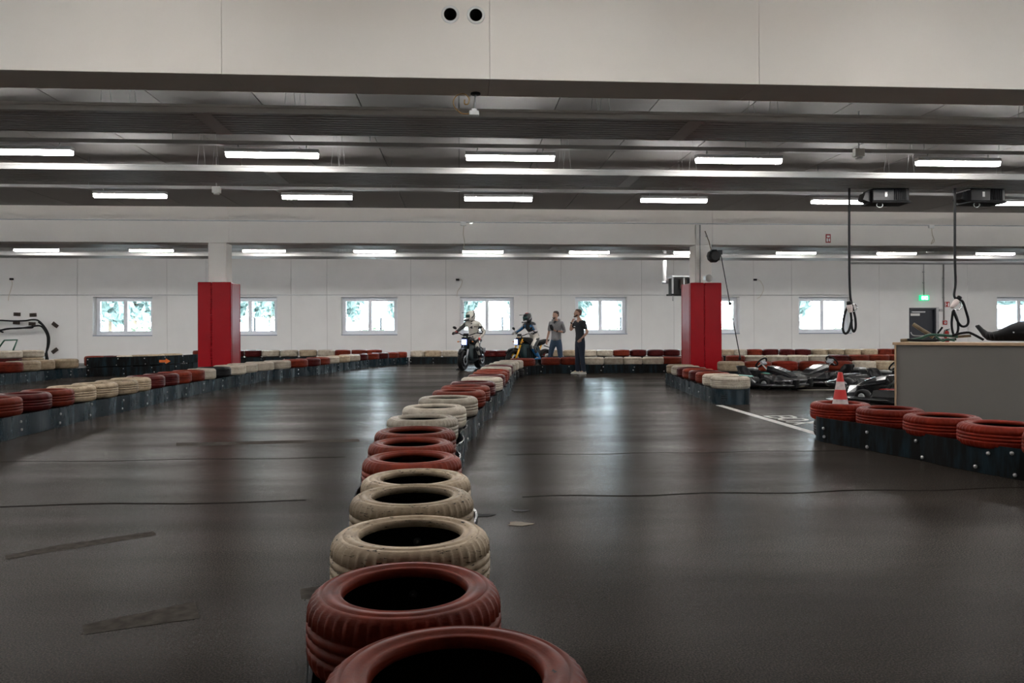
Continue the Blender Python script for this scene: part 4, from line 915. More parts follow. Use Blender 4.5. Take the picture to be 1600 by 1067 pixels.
for pts, m_, nm, lab in (([(128, 977), (305, 940), (312, 966), (130, 992)], M_OLD, 'faded_marking', 'faint grey faded bar on the asphalt at the lower left'),
    ([(468, 920), (500, 917), (498, 934), (470, 936)], M_OLD, 'faded_marking', 'small faint grey bar on the asphalt left of the second tyre'),
    ([(8, 868), (90, 852), (240, 830), (245, 836), (95, 860), (10, 874)], M_OLD, 'faded_marking', 'worn yellowish streak on the asphalt at the far left edge'),
    ([(275, 692), (560, 686), (562, 690), (276, 697)], M_OLD, 'faded_marking', 'faint long pale strip across the left lane before the red tyres')):
    flat([(p.x, p.y) for p in (onz(a, b) for a, b in pts)], nm, m_, lab, .0012)
for Y_, w_, lab in ((5.55, .03, 'dark cross seam in the asphalt level with the cream tyres'), (7.45, .02, 'dark cross seam in the asphalt level with the white tyres')):
    for xa, xb, sd in ((-7.5, cs_left(Y_), 'left'), (cs_right(Y_), 5.2, 'right')):
        n = 24; top = [(xa+(xb-xa)*i/n, Y_+.03*math.sin(i*1.1)+w_/2) for i in range(n+1)]; bot = [(x, y-w_) for x, y in top]
        q = MB(); V2 = [Vector((x, y, .0010)) for x, y in top+bot]; q.add(V2, [(i, i+1, n+2+i, n+1+i) for i in range(n)], M_SEAM); tag(q.build('asphalt_seam'), lab+', '+sd+' lane', 'seam')
# ================================================================== FIGURES
def bake(o):
    dg = bpy.context.evaluated_depsgraph_get(); me = bpy.data.meshes.new_from_object(o.evaluated_get(dg)); return me
def skinned(chains, sub=1, extra=None, remesh=0):
    """chains: list of lists of (key,(x,y,z),r or (rx,ry)); shared keys weld. returns mesh"""
    idx = {}; vs = []; rs = []; es = []
    for ch in chains:
        prev = None
        for it in ch:
            k, p, r = it if len(it) == 3 else (it[0], None, None)
            if k not in idx: idx[k] = len(vs); vs.append(p); rs.append(r if isinstance(r, tuple) else (r, r))
            if prev is not None: es.append((prev, idx[k]))
            prev = idx[k]
    me = bpy.data.meshes.new('skel'); me.from_pydata(vs, es, []); o = bpy.data.objects.new('skel', me); C.objects.link(o)
    o.modifiers.new('s', 'SKIN')
    sv = me.skin_vertices[0].data
    for i, r in enumerate(rs): sv[i].radius = r; sv[i].use_root = (i == 0)
    if sub: m = o.modifiers.new('b', 'SUBSURF'); m.levels = sub; m.render_levels = sub
    out = bake(o); bpy.data.objects.remove(o)
    if extra or remesh:
        bm = bmesh.new(); bm.from_mesh(out)
        if extra:
            em = extra.mesh('x'); bm.from_mesh(em)
        bmesh.ops.recalc_face_normals(bm, faces=bm.faces); bm.to_mesh(out); bm.free()
        if remesh:
            out.materials.clear(); o = bpy.data.objects.new('r', out); C.objects.link(o); m = o.modifiers.new('r', 'REMESH'); m.mode = 'VOXEL'; m.voxel_size = remesh
            m2 = o.modifiers.new('sm', 'SMOOTH'); m2.factor = .5; m2.iterations = 2
            out = bake(o); bpy.data.objects.remove(o)
    for p in out.polygons: p.use_smooth = True; p.material_index = 0
    return out
def addmesh(me, name, parent, mats, fn=None):
    me.materials.clear()
    for m in (mats if isinstance(mats, (list, tuple)) else [mats]): me.materials.append(m)
    if fn:
        for p in me.polygons: p.material_index = fn(p.center, p.normal)
    o = bpy.data.objects.new(name, me); C.objects.link(o); o.parent = parent; return o
def V(*a): return Vector(a)
def head_extra(q, c, yaw, k=1.0, pitch=0):
    """head with face towards -Y turned by yaw; c = head centre"""
    mt = Matrix.Rotation(yaw, 3, 'Z') @ Matrix.Rotation(pitch, 3, 'X'); c = Vector(c)
    def L(x, y, z): return c + mt @ Vector((x*k, y*k, z*k))
    rings = []
    for z, rx, ry, oy in ((-.118, .030, .036, -.045), (-.105, .046, .056, -.035), (-.075, .060, .076, -.020), (-.04, .068, .088, -.006), (0, .074, .098, .0), (.04, .076, .101, .004), (.075, .068, .090, .008), (.10, .050, .066, .010), (.116, .022, .03, .010)):
        rings.append([L(rx*math.cos(a), oy+ry*math.sin(a), z) for a in [2*math.pi*j/16 for j in range(16)]])
    q.loft(rings, M_SKIN)
    q.tube([L(0, -.088, .022), L(0, -.103, -.004), L(0, -.116, -.024), L(0, -.100, -.034)], [.009, .011, .014, .010], M_SKIN, 8)
    q.tube([L(-.045, -.085, .032), L(0, -.096, .034), L(.045, -.085, .032)], [.008, .010, .008], M_SKIN, 6)
    q.tube([L(-.024, -.088, -.062), L(0, -.096, -.061), L(.024, -.088, -.062)], [.006, .009, .006], M_SKIN, 6)
    for s in (-1, 1): q.ball(L(.076*s, .008, -.004), (.008*k, .018*k, .030*k), M_SKIN, 8, 6, mt)
    return L, mt
def hand_extra(q, wrist, dirv, palm_n, curl=.5, k=1.0, side=1):
    """palm + five fingers; dirv = towards fingers, palm_n = palm normal (curl direction)"""
    w = Vector(wrist); d = Vector(dirv).normalized(); n = Vector(palm_n); n = (n-d*n.dot(d)).normalized(); s = d.cross(n)*side
    q.loft([[w+s*(.026*k*math.cos(a))*(1 if i < 1 else 1.35)+n*(.016*k*math.sin(a))+d*y*k for a in [2*math.pi*j/10 for j in range(10)]] for i, y in enumerate((-.01, .03, .075, .09))], M_SKIN)
    for i, (off, ln) in enumerate(((-.030, .062), (-.010, .074), (.010, .078), (.029, .070))):
        p = w+d*.082*k+s*off*k; a = 0; pts = [p-d*.02*k, p]
        for j, f in enumerate((.45, .32, .23)):
            a += curl*(.7+.15*j); p = p+(d*math.cos(a)+n*math.sin(a))*ln*f*k; pts.append(p)
        q.tube(pts, [.009*k, .0095*k, .009*k, .008*k, .006*k], M_SKIN, 6)
    b = w+d*.02*k+s*.024*k; q.tube([b, b+(s*.8+d*.6+n*.3)*.035*k, b+(s*.5+d+n*.6)*.062*k], [.012*k, .011*k, .008*k], M_SKIN, 6)
def limb(a, b, c, d=None): return [a, b, c] + ([d] if d else [])
def figure(e, J, clothes):
    """J joints; builds the continuous body"""
    t = [('pel', J['pel'], (.135, .10)), ('wai', J['wai'], (.12, .088)), ('che', J['che'], (.15, .105)), ('uch', J['uch'], (.12, .085)), ('nek', J['nek'], .054), ('hb', J['hb'], .052)]
    ch = [t]
    for s in 'RL':
        ch.append([('uch',), ('sh'+s, J['sh'+s], .060), ('el'+s, J['el'+s], .043), ('wr'+s, J['wr'+s], .027)])
        ch.append([('pel',), ('hi'+s, J['hi'+s], .088), ('kn'+s, J['kn'+s], .058), ('an'+s, J['an'+s], .040), ('to'+s, J['an'+s].lerp(J['to'+s], .75), .020)])
    q = MB(); L, mt = head_extra(q, J['head'], J['yaw'], 1.0, J.get('pitch', 0))
    for s in 'RL':
        hd, hn, cu = J['hand'+s]; hand_extra(q, J['wr'+s], hd, hn, cu, 1.0, 1 if s == 'L' else -1)
    body = skinned(ch, 1, q, .0085); addmesh(body, 'body', e, M_SKIN)
    for s, sg in (('eye', -1), ('eye', 1)):
        q = MB(); q.ball(L(.030*sg, -.089, .014), .0085, M_SIGNW, 8, 6); q.ball(L(.030*sg, -.0955, .014), .0045, M_BLK, 8, 6); q.build('eye', e)
    return L, mt
def shoe(e, an, to, m_, sole=M_SIGNW, nm='shoe'):
    a = Vector(an); t = Vector(to); d = (t-a); d.z = 0; d.normalize(); s = Vector((-d.y, d.x, 0)); base = Vector((a.x, a.y, t.z-.035))
    q = MB(); R_ = []
    for y, w_, h_ in ((-.075, .028, .07), (-.06, .040, .11), (0, .043, .12), (.06, .046, .085), (.13, .050, .062), (.18, .040, .045), (.20, .02, .03)):
        R_.append([base+d*y+s*w_*math.cos(x)+Vector((0, 0, .022+max(0, math.sin(x))*(h_-.022)-(.0 if math.sin(x) > 0 else .012))) for x in [2*math.pi*j/12 for j in range(12)]])
    q.loft(R_, m_); o = q.build(nm, e)
    q = MB(); pl = [(-.08, .03), (-.06, .046), (.05, .048), (.13, .054), (.19, .04), (.21, 0), (.19, -.04), (.13, -.054), (.05, -.048), (-.06, -.046), (-.08, -.03)]
    q.prism(pl, (0, 0, .024), sole, base, d, s); q.build('sole', o); return o
# ---------- man in grey
def stand(px, py, D=None, rz=0):
    p = onz(px, py, 0) if D is None else ond(px, 560, D); return (p.x, p.y, 0)
pm = stand(869, 0, 23.6)
e = empty('person', pm, R(-22), 'man in a grey hooded pullover and blue jeans standing behind the red tyres', 'person')
J = dict(pel=V(0, 0, .96), wai=V(0, .01, 1.10), che=V(0, .01, 1.32), uch=V(0, .02, 1.44), nek=V(0, .01, 1.54), hb=V(0, -.005, 1.62), head=V(0, -.025, 1.705), yaw=R(-38), pitch=R(4),
         shR=V(-.175, .02, 1.45), elR=V(-.245, .06, 1.17), wrR=V(-.30, .02, .93), shL=V(.175, .02, 1.45), elL=V(.26, .03, 1.18), wrL=V(.07, -.20, 1.21),
         hiR=V(-.10, 0, .91), knR=V(-.17, -.03, .50), anR=V(-.235, .02, .09), toR=V(-.27, -.14, .035), hiL=V(.10, 0, .91), knL=V(.13, -.02, .50), anL=V(.16, .03, .09), toL=V(.20, -.13, .035),
         handR=(V(-.1, -.1, -1), V(.6, -.4, 0), .35), handL=(V(-.8, -.3, .25), V(.0, .3, .6), .9))
L, mt = figure(e, J, None)
top = skinned([[('p', V(0, 0, .86), (.17, .135)), ('q', V(0, .0, .97), (.178, .14)), ('w', J['wai'], (.158, .12)), ('c', J['che'], (.18, .13)), ('u', J['uch']+V(0, 0, .0), (.14, .10)), ('n', V(0, .015, 1.52), (.075, .07))],
               [('u',), ('a', J['shR'], .078), ('b', J['elR'].lerp(J['shR'], .08), .062)], [('u',), ('c2', J['shL'], .078), ('d', J['elL'], .066), ('f', J['elL'].lerp(J['wrL'], .35), .052)]], 2)
addmesh(top, 'hooded_pullover', e, M_HOOD)
q = MB(); q.tube(smoothcurve([V(-.06, -.09, 1.47), V(-.11, -.02, 1.54), V(-.07, .08, 1.56), V(.07, .08, 1.56), V(.11, -.02, 1.54), V(.06, -.09, 1.47), V(0, -.115, 1.43)]), .032, M_HOOD, 8); q.build('hood', e)
q = MB(); q.tube([V(0, -.075, 1.50), V(0, -.115, 1.45)], [.05, .03], M_TEE, 8); q.build('undershirt', e)
def jeans(e, J, m_, r=1.0):
    return addmesh(skinned([[('p0', J['pel']+V(0, 0, .085), (.155, .125)), ('p', J['pel']+V(0, 0, .0), (.175, .138)), ('p2', J['pel']+V(0, .0, -.06), (.165, .135))]]+[[('p2',), ('h'+s, J['hi'+s]+V(0, 0, -.08), .112*r), ('k'+s, J['kn'+s], .078*r), ('m'+s, J['kn'+s].lerp(J['an'+s], .5), .072*r), ('a'+s, J['an'+s]+V(0, 0, .0), .070*r), ('z'+s, J['an'+s]+V(0, 0, -.035), .066*r)] for s in 'RL'], 2), 'jeans', e, m_)
jeans(e, J, M_JEAN)
for s in 'RL': shoe(e, J['an'+s], J['to'+s], M_SHOE)
def hair(e, L, m_, full=True):
    q = MB(); rings = []
    for z, rx, ry, oy in ((-.05, .060, .050, .048), (-.01, .079, .075, .030), (.04, .082, .088, .024), (.075, .077, .098, .014), (.105, .058, .078, .010), (.126, .028, .04, .010)):
        rings.append([L(rx*math.cos(a), oy+ry*math.sin(a), z) for a in [2*math.pi*j/16 for j in range(16)]])
    q.loft(rings, m_); return q.build('hair', e)
hair(e, L, M_HAIR)
q = MB(); q.tube([L(-.05, -.068, -.06), L(-.035, -.085, -.09), L(0, -.095, -.102), L(.035, -.085, -.09), L(.05, -.068, -.06)], .018, M_HAIR, 8); q.build('beard', e)
q = MB(); b = J['wrL']+V(-.09, -.05, .06); q.tube([b+V(-.02, 0, -.04), b+V(-.05, -.01, .05), b+V(-.08, -.01, .13)], [.035, .055, .045], M_BLKM, 12); tag(q.build('black_pouch', None), 'black rounded case held at the chest by the man in grey', 'case')
bp_ = [o for o in C.objects if o.name == 'black_pouch'][0]; bp_.matrix_world = Matrix.Translation(Vector(pm)) @ Matrix.Rotation(R(-22), 4, 'Z')
q = MB(); q.tube([J['wrL']+V(.03, .01, -.005), J['wrL']+V(.0, .0, .0)], .034, M_BLK, 12); q.build('wristwatch', e)
# ---------- man in black, left profile
pm = stand(905, 583.9); pm = (pm[0], pm[1]-.05, 0)
e = empty('person', pm, R(-68), 'bearded man in black T-shirt and dark jeans standing on the track', 'person')
J = dict(pel=V(0, .03, .96), wai=V(0, .02, 1.10), che=V(0, .0, 1.32), uch=V(0, .015, 1.45), nek=V(0, .0, 1.54), hb=V(0, -.02, 1.62), head=V(0, -.045, 1.71), yaw=R(-10), pitch=R(-6),
         shR=V(-.175, .0, 1.45), elR=V(-.21, -.17, 1.22), wrR=V(-.08, -.20, 1.46), shL=V(.175, .03, 1.45), elL=V(.25, .12, 1.17), wrL=V(.20, -.07, .99),
         hiR=V(-.09, .02, .91), knR=V(-.10, .0, .50), anR=V(-.11, .0, .09), toR=V(-.13, -.17, .035), hiL=V(.09, .02, .91), knL=V(.11, .02, .50), anL=V(.13, .06, .09), toL=V(.16, -.11, .035),
         handR=(V(.35, .35, 1), V(.2, 1, 0), .9), handL=(V(-.35, -.5, -.7), V(-1, .2, 0), .7))
L, mt = figure(e, J, None)
top = skinned([[('p', V(0, .02, .88), (.16, .13)), ('q', V(0, .02, 1.0), (.168, .136)), ('w', J['wai'], (.145, .112)), ('c', J['che'], (.175, .122)), ('u', J['uch'], (.135, .095)), ('n', V(0, .01, 1.51), (.065, .06))],
               [('u',), ('a', J['shR'], .074), ('b', J['shR'].lerp(J['elR'], .7), .064)], [('u',), ('c2', J['shL'], .074), ('d', J['shL'].lerp(J['elL'], .75), .064)]], 2)
addmesh(top, 't_shirt', e, M_TEE)
q = MB(); q.b2((-.10, -.128, 1.325), (-.02, -.12, 1.345), M_SIGNW); q.build('chest_print', e)
q = MB(); c_ = J['shL'].lerp(J['elL'], .45); q.disc(c_+V(.066, 0, .01), .028, .006, (1, 0, .25), M_SILV, 16); q.build('sleeve_badge', e)
jeans(e, J, M_JEAN2, 1.02)
for s in 'RL':
    o = shoe(e, J['an'+s], J['to'+s], M_SHOE, M_SIGNW)
    q = MB(); p = J['an'+s]; d = (J['to'+s]-p); d.z = 0; d.normalize()
    q.tube([p+d*.05+V(-.02, 0, -.0), p+d*.09+V(.02, 0, -.015)], .008, mat('neon_lace' + s, (.35, .65, .05), .5), 6); q.build('laces', o)
hair(e, L, M_HAIR2)
q = MB(); q.tube([L(-.062, -.03, -.05), L(-.052, -.07, -.082), L(-.02, -.09, -.108), L(.02, -.09, -.108), L(.052, -.07, -.082), L(.062, -.03, -.05)], .020, M_HAIR, 8); q.tube([L(-.025, -.098, -.05), L(0, -.104, -.048), L(.025, -.098, -.05)], .008, M_HAIR, 6); q.build('beard', e)
q = MB(); q.tube([J['wrR']+V(-.02, 0, -.03), J['wrR']+V(-.008, 0, -.008)], .033, M_BLK, 12); q.build('wristwatch', e)
# ---------- motorcycle
def wheel(e, y, r, w_, lab=None):
    mt = Matrix.Rotation(R(90), 3, 'Y'); c = (0, y, r)
    q = MB(); q.lathe([(r*.68, -w_*.38), (r*.80, -w_*.5), (r*.93, -w_*.47), (r*.985, -w_*.25), (r, 0), (r*.985, w_*.25), (r*.93, w_*.47), (r*.80, w_*.5), (r*.68, w_*.38), (r*.72, 0)], M_RUB, 36, c, mt, closed=True)
    wo = q.build('wheel_tyre', e)
    q = MB(); q.lathe([(r*.69, -w_*.36), (r*.62, -w_*.34), (r*.60, 0), (r*.62, w_*.34), (r*.69, w_*.36), (r*.66, 0)], M_BLK, 30, c, mt, closed=True)
    q.tube([(-w_*.55, y, r), (w_*.55, y, r)], .035, M_BLKM, 12)
    for k in range(5):
        a = 2*math.pi*k/5; q.tube([(0, y, r), (0, y+r*.62*math.cos(a), r+r*.62*math.sin(a))], [.022, .014], M_BLK, 6)
    q.build('rim', e)
    q = MB(); q.lathe([(r*.30, -.003), (r*.50, -.003), (r*.50, .003), (r*.30, .003)], M_STEEL, 30, (w_*.62, y, r), mt, closed=True); q.build('brake_disc', e)
def moto(pxr, Dr, pxf, Df, body, fork, lab, steer=0, scale=1.0, seatc=M_BLKM):
    f = ond(pxf, 570, Df); r_ = ond(pxr, 570, Dr); d = (f-r_); d.z = 0; d.normalize(); rz = math.atan2(d.x, -d.y); mid = (f+r_)/2
    e = empty('motorcycle', (mid.x, mid.y, 0), rz, lab, 'motorcycle'); e.scale = (scale,)*3
    wheel(e, -.68, .30, .13); wheel(e, .68, .30, .17)
    for s in (-1, 1):
        q = MB(); q.tube([(s*.10, -.68, .30), (s*.10, -.53, .62)], .030, fork[0], 10); q.tube([(s*.10, -.53, .62), (s*.095, -.37, .98)], .025, fork[1], 10); q.build('fork_leg', e)
    q = MB(); q.b2((-.13, -.46, .93), (.13, -.33, .97), M_BLK); q.b2((-.13, -.52, .74), (.13, -.40, .78), M_BLK); q.tube([(0, -.44, .74), (0, -.33, 1.0)], .03, M_BLK); q.build('fork_clamp', e, bevel=.008)
    q = MB(); pts = smoothcurve([(-.42, -.20, 1.08), (-.28, -.30, 1.09), (-.10, -.38, 1.03), (.10, -.38, 1.03), (.28, -.30, 1.09), (.42, -.20, 1.08)], 5); q.tube(pts, .014, M_BLK, 8); q.build('handlebar', e)
    for s in (-1, 1):
        q = MB(); q.tube([(s*.30, -.285, 1.09), (s*.43, -.195, 1.08)], .020, M_BLKM, 10); q.tube([(s*.26, -.33, 1.08), (s*.40, -.28, 1.06)], .008, M_STEEL, 6); q.build('grip', e)
        q = MB(); q.tube([(s*.30, -.30, 1.10), (s*.38, -.32, 1.22)], .007, M_BLK, 6); q.ball((s*.40, -.32, 1.25), (.07, .022, .042), M_BLK, 12, 8, Matrix.Rotation(s*R(-20), 3, 'Y')); q.build('mirror', e)
        q = MB(); q.tube([(s*.14, -.47, .84), (s*.20, -.48, .84)], .010, M_BLK, 6); q.ball((s*.225, -.49, .84), (.028, .02, .02), mat('indicator_amber%d%s' % (s, pxr), (.7, .2, .02), .3), 8, 6); q.build('indicator', e)
    # headlight
    q = MB(); q.box((0, -.52, .83), (.20, .10, .20), M_BLK); hl = q.build('headlight_housing', e, bevel=.03, seg=3)
    q = MB(); q.box((0, -.575, .83), (.172, .012, .172), M_HRIM); q.build('headlight_rim', hl, bevel=.005)
    q = MB(); q.box((0, -.584, .83), (.135, .012, .135), M_HEADL); q.build('headlight_lens', hl, bevel=.005)
    q = MB(); q.box((0, -.44, 1.04), (.16, .03, .09), M_BLKG, 0, Matrix.Rotation(R(-35), 3, 'X')); q.build('display', e, bevel=.006)
    q = MB(); q.loft([[Vector((.07*math.cos(a)*k, y, z+.03*math.sin(a))) for a in [2*math.pi*j/10 for j in range(10)]] for y, z, k in ((-.98, .50, .5), (-.85, .60, 1), (-.68, .64, 1), (-.50, .60, 1), (-.42, .52, .6))], M_BLK); q.build('front_mudguard', e)
    # body: battery block, tank, frame, seat, tail
    def blk(name, secs, m_, n=12, sq=3.0):
        q = MB(); R_ = []
        for y, zc, w_, h_ in secs:
            ring = []
            for j in range(n*2):
                a = 2*math.pi*(j+.5)/(n*2); ca, sa = math.cos(a), math.sin(a); ring.append(Vector((w_*math.copysign(abs(ca)**(2/sq), ca), y, zc+h_*math.copysign(abs(sa)**(2/sq), sa))))
            R_.append(ring)
        q.loft(R_, m_); return q.build(name, e)
    blk('battery_case', [(-.36, .56, .09, .14), (-.30, .53, .15, .24), (.05, .50, .17, .26), (.26, .50, .16, .22), (.36, .50, .10, .14)], body[0], sq=5)
    for k in range(6):
        q = MB(); 
        for s in (-1, 1): q.b2((s*.172-.006, -.26+k*.08, .34), (s*.172+.006, -.235+k*.08, .64), M_BLK)
        q.build('cooling_fin', e)
    blk('tank_cover', [(-.36, .90, .06, .05), (-.28, .88, .13, .10), (-.05, .86, .15, .12), (.12, .82, .11, .08), (.2, .80, .06, .04)], body[1], sq=2.6)
    blk('seat', [(.08, .80, .09, .03), (.2, .80, .13, .045), (.42, .82, .13, .045), (.66, .87, .10, .04), (.76, .89, .05, .02)], seatc, sq=3)
    blk('tail', [(.30, .73, .09, .05), (.55, .78, .09, .05), (.80, .86, .05, .03), (.86, .88, .02, .02)], body[1], sq=3)
    q = MB()
    for s in (-1, 1): q.tube([(s*.10, -.36, .92), (s*.16, -.12, .76), (s*.15, .22, .72), (s*.13, .30, .42)], .02, fork[1] if False else M_BLK, 8)
    q.build('frame', e)
    q = MB()
    for s in (-1, 1): q.tube([(s*.13, .28, .40), (s*.12, .68, .30)], [.035, .025], M_BLK, 8)
    q.build('swingarm', e)
    q = MB(); q.tube([(.06, .30, .46), (.06, .45, .72)], .028, M_YEL if fork[0] is M_YEL else M_STEEL, 10); q.build('shock_absorber', e)
    q = MB(); q.tube([(0, .62, .70), (0, .95, .62), (0, 1.0, .50)], .015, M_BLK, 6); q.box((0, 1.0, .56), (.18, .01, .14), M_SILV); q.build('plate_holder', e)
    for s in (-1, 1):
        q = MB(); q.tube([(s*.14, .16, .34), (s*.27, .14, .33)], .014, M_STEEL, 8); q.build('footrest', e)
    return e, rz, mid
def helmet(e, c, yaw, pitch, shell, trim, peak, vis):
    mt = Matrix.Rotation(yaw, 3, 'Z') @ Matrix.Rotation(pitch, 3, 'X'); c = Vector(c)
    def L(x, y, z): return c+mt @ Vector((x, y, z))
    q = MB(); R_ = []
    for z, rx, ry, oy in ((-.145, .095, .120, -.012), (-.12, .108, .145, -.020), (-.06, .122, .155, -.008), (0, .128, .152, .0), (.06, .126, .146, .004), (.11, .104, .120, .006), (.14, .070, .082, .008), (.152, .03, .035, .008)):
        R_.append([L(rx*math.cos(a), oy+ry*math.sin(a), z) for a in [2*math.pi*j/20 for j in range(20)]])
    q.loft(R_, shell); h = q.build('helmet', e)
    q = MB(); R_ = []
    for z, k in ((-.045, 1.0), (.0, 1.03), (.045, 1.0)):
        R_.append([L(.131*k*math.sin(a), -.158*k*math.cos(a), z) for a in [R(-62+124*j/10) for j in range(11)]]+[L(.118*k*math.sin(a), -.140*k*math.cos(a), z) for a in [R(62-124*j/10) for j in range(11)]])
    q.loft(R_, vis); q.build('visor', h)
    q = MB(); pl = [(-.095, -.10), (-.07, -.255), (0, -.275), (.07, -.255), (.095, -.10)]
    a = [L(x, y, .095+(-y-.1)*.05) for x, y in pl]; b = [L(x, y, .110+(-y-.1)*.05) for x, y in pl]; n = 5
    q.add(a+b, [tuple(range(n)), tuple(range(2*n-1, n-1, -1))]+[(i, i+n, (i+1) % n+n, (i+1) % n) for i in range(n)], peak); q.build('helmet_peak', h)
    q = MB(); q.tube([L(-.09, -.10, -.10), L(-.055, -.17, -.115), L(0, -.195, -.115), L(.055, -.17, -.115), L(.09, -.10, -.10)], [.03, .035, .036, .035, .03], trim, 10); q.build('chin_bar', h)
    q = MB()
    for s in (-1, 1): q.tube(smoothcurve([L(s*.128, -.03, -.06), L(s*.135, .04, .0), L(s*.112, .07, .08), L(s*.05, .09, .135)], 4), .014, trim, 6)
    q.build('helmet_stripe', h)
    return L
def rider(e, J, suitfn, suitm, gl, bt, hel):
    figure(e, J, None)
    suit = skinned([[('p', J['pel'], (.17, .13)), ('w', J['wai'], (.155, .125)), ('c', J['che'], (.19, .14)), ('u', J['uch'], (.15, .11)), ('n', J['nek'], (.075, .07))]]+
                   [[('u',), ('s'+s, J['sh'+s], .082), ('e'+s, J['el'+s], .064), ('x'+s, J['wr'+s], .045)] for s in 'RL']+
                   [[('p',), ('h'+s, J['hi'+s], .112), ('k'+s, J['kn'+s], .082), ('a'+s, J['kn'+s].lerp(J['an'+s], .8), .064)] for s in 'RL'], 2)
    addmesh(suit, 'riding_suit', e, suitm, suitfn)
    for s in 'RL':
        w = J['wr'+s]; d = Vector(J['hand'+s][0]).normalized(); q = MB(); q.tube([w-d*.05, w+d*.0], [.048, .042], gl[1], 10)
        hand_extra(q, w, d, J['hand'+s][1], J['hand'+s][2], 1.25, 1 if s == 'L' else -1)
        q.m = [q.mi(gl[0]) if i > 12 else q.m[i] for i in range(len(q.m))]; q.build('glove', e)
        k, a, t = J['kn'+s], J['an'+s], J['to'+s]
        q = MB(); q.tube([k.lerp(a, .55), k.lerp(a, .8), a], [.066, .060, .052], bt, 12); bo = q.build('boot', e)
        shoe(e, a, t, bt, M_BLKM, 'boot_foot')
        q = MB(); q.ball(k+Vector((0, -.05, .01)), (.06, .045, .075), suitm[2 % len(suitm)], 10, 7); q.build('knee_guard', e)
    helmet(e, J['head']+Vector((0, 0, .005)), J['yaw'], J.get('pitch', 0), *hel)
# left bike and rider
e, rz, mid = moto(747, 24.9, 725.5, 23.75, (M_BATT, M_BLKG), (M_STEEL, M_BLK), 'black motorcycle with lit square headlight ridden by the rider in white', scale=1.06)
ez = empty('person', (mid.x, mid.y, 0), rz, 'rider in white leathers with black panels and helmet on the left motorcycle', 'person'); ez.scale = (1.06,)*3
J = dict(pel=V(.02, .20, .92), wai=V(.03, .18, 1.06), che=V(.03, .12, 1.27), uch=V(.02, .09, 1.39), nek=V(.0, .06, 1.47), hb=V(-.01, .04, 1.52), head=V(-.02, .02, 1.60), yaw=R(-48), pitch=R(4),
         shR=V(-.165, .08, 1.39), elR=V(-.33, -.08, 1.22), wrR=V(-.40, -.235, 1.12), shL=V(.20, .09, 1.38), elL=V(.37, .14, 1.12), wrL=V(.25, -.04, .90),
         hiR=V(-.10, .16, .88), knR=V(-.24, -.05, .52), anR=V(-.34, -.02, .11), toR=V(-.37, -.20, .035), hiL=V(.11, .16, .88), knL=V(.27, -.14, .62), anL=V(.27, .10, .36), toL=V(.29, -.07, .30),
         handR=(V(-.3, -1, -.1), V(0, -.3, -1), 1.1), handL=(V(-.6, -.3, -.5), V(-.5, .1, -.6), .6))
def sfn(c, n):
    if c.z > 1.0 and abs(c.x-.02) > .20 and n.x*(1 if c.x > 0 else -1) < -.1: return 1
    if c.z < .80 and n.x*(1 if c.x > 0 else -1) > .55: return 1
    if 1.27 < c.z < 1.285 and n.y < -.3: return 1
    if abs(c.x-.025) < .012 and c.z > .95 and n.y < -.3: return 1
    return 0
rider(ez, J, sfn, [M_LEATH, M_LBLK, M_LBLK], (M_LBLK, M_HRED), M_LBLK, (M_LEATH, M_LBLK, mat('peak_teal', (.03, .10, .11), .3), M_VISOR))
q = MB(); q.b2((-.03, .0, 1.735), (.07, .09, 1.755), M_HRED); q.build('helmet_patch', ez, bevel=.005)
# right bike and rider
e, rz, mid = moto(851, 25.6, 803.5, 24.7, (M_TURQ, M_BLK), (M_YEL, M_YEL), 'black motorcycle with gold fork and lit headlight behind the tyre barrier', scale=1.04)
ez = empty('person', (mid.x, mid.y, 0), rz, 'rider in blue, black and white leathers on the motorcycle with the gold fork', 'person'); ez.scale = (1.04,)*3
J = dict(pel=V(.0, .24, .93), wai=V(.0, .19, 1.07), che=V(.0, .06, 1.26), uch=V(.0, .0, 1.37), nek=V(.0, -.04, 1.45), hb=V(-.0, -.06, 1.50), head=V(.0, -.09, 1.58), yaw=R(-8), pitch=R(6),
         shR=V(-.18, .0, 1.37), elR=V(-.32, -.12, 1.22), wrR=V(-.385, -.23, 1.13), shL=V(.18, .0, 1.37), elL=V(.34, -.02, 1.14), wrL=V(.36, -.20, 1.14),
         hiR=V(-.10, .2, .88), knR=V(-.22, -.14, .66), anR=V(-.24, .12, .37), toR=V(-.25, -.05, .31), hiL=V(.10, .2, .88), knL=V(.24, -.12, .66), anL=V(.26, .14, .36), toL=V(.27, -.03, .30),
         handR=(V(-.2, -1, -.1), V(0, -.3, -1), 1.1), handL=(V(.1, -1, -.1), V(0, -.3, -1), 1.1))
def sf2(c, n):
    if c.z > 1.36: return 2
    if c.z > 1.2 and .10 < abs(c.x) < .17: return 1
    if c.z > 1.0 and abs(c.x) > .2: return 3 if n.z > .2 else (2 if n.y > -.2 else 1)
    if c.z < .95 and abs(n.x) > .75: return 2
    if c.z < .62: return 1
    if c.z < 1.0: return 0
    return 0 if n.y < .2 and c.z < 1.16 else 2
rider(ez, J, sf2, [M_LEATH, M_LBLUE, M_LBLK, M_LGREY], (M_LGREY, M_LBLK), M_LBLUE, (M_LBLK, M_LGREY, M_LBLK, M_VISOR))
q = MB(); q.tube(smoothcurve([J['head']+V(0, .155, -.04), J['head']+V(0, .15, .05), J['head']+V(0, .10, .125), J['head']+V(0, .0, .155), J['head']+V(0, -.07, .14)], 4), .045, M_HRED, 10, flat=.35); q.build('helmet_patch', ez)
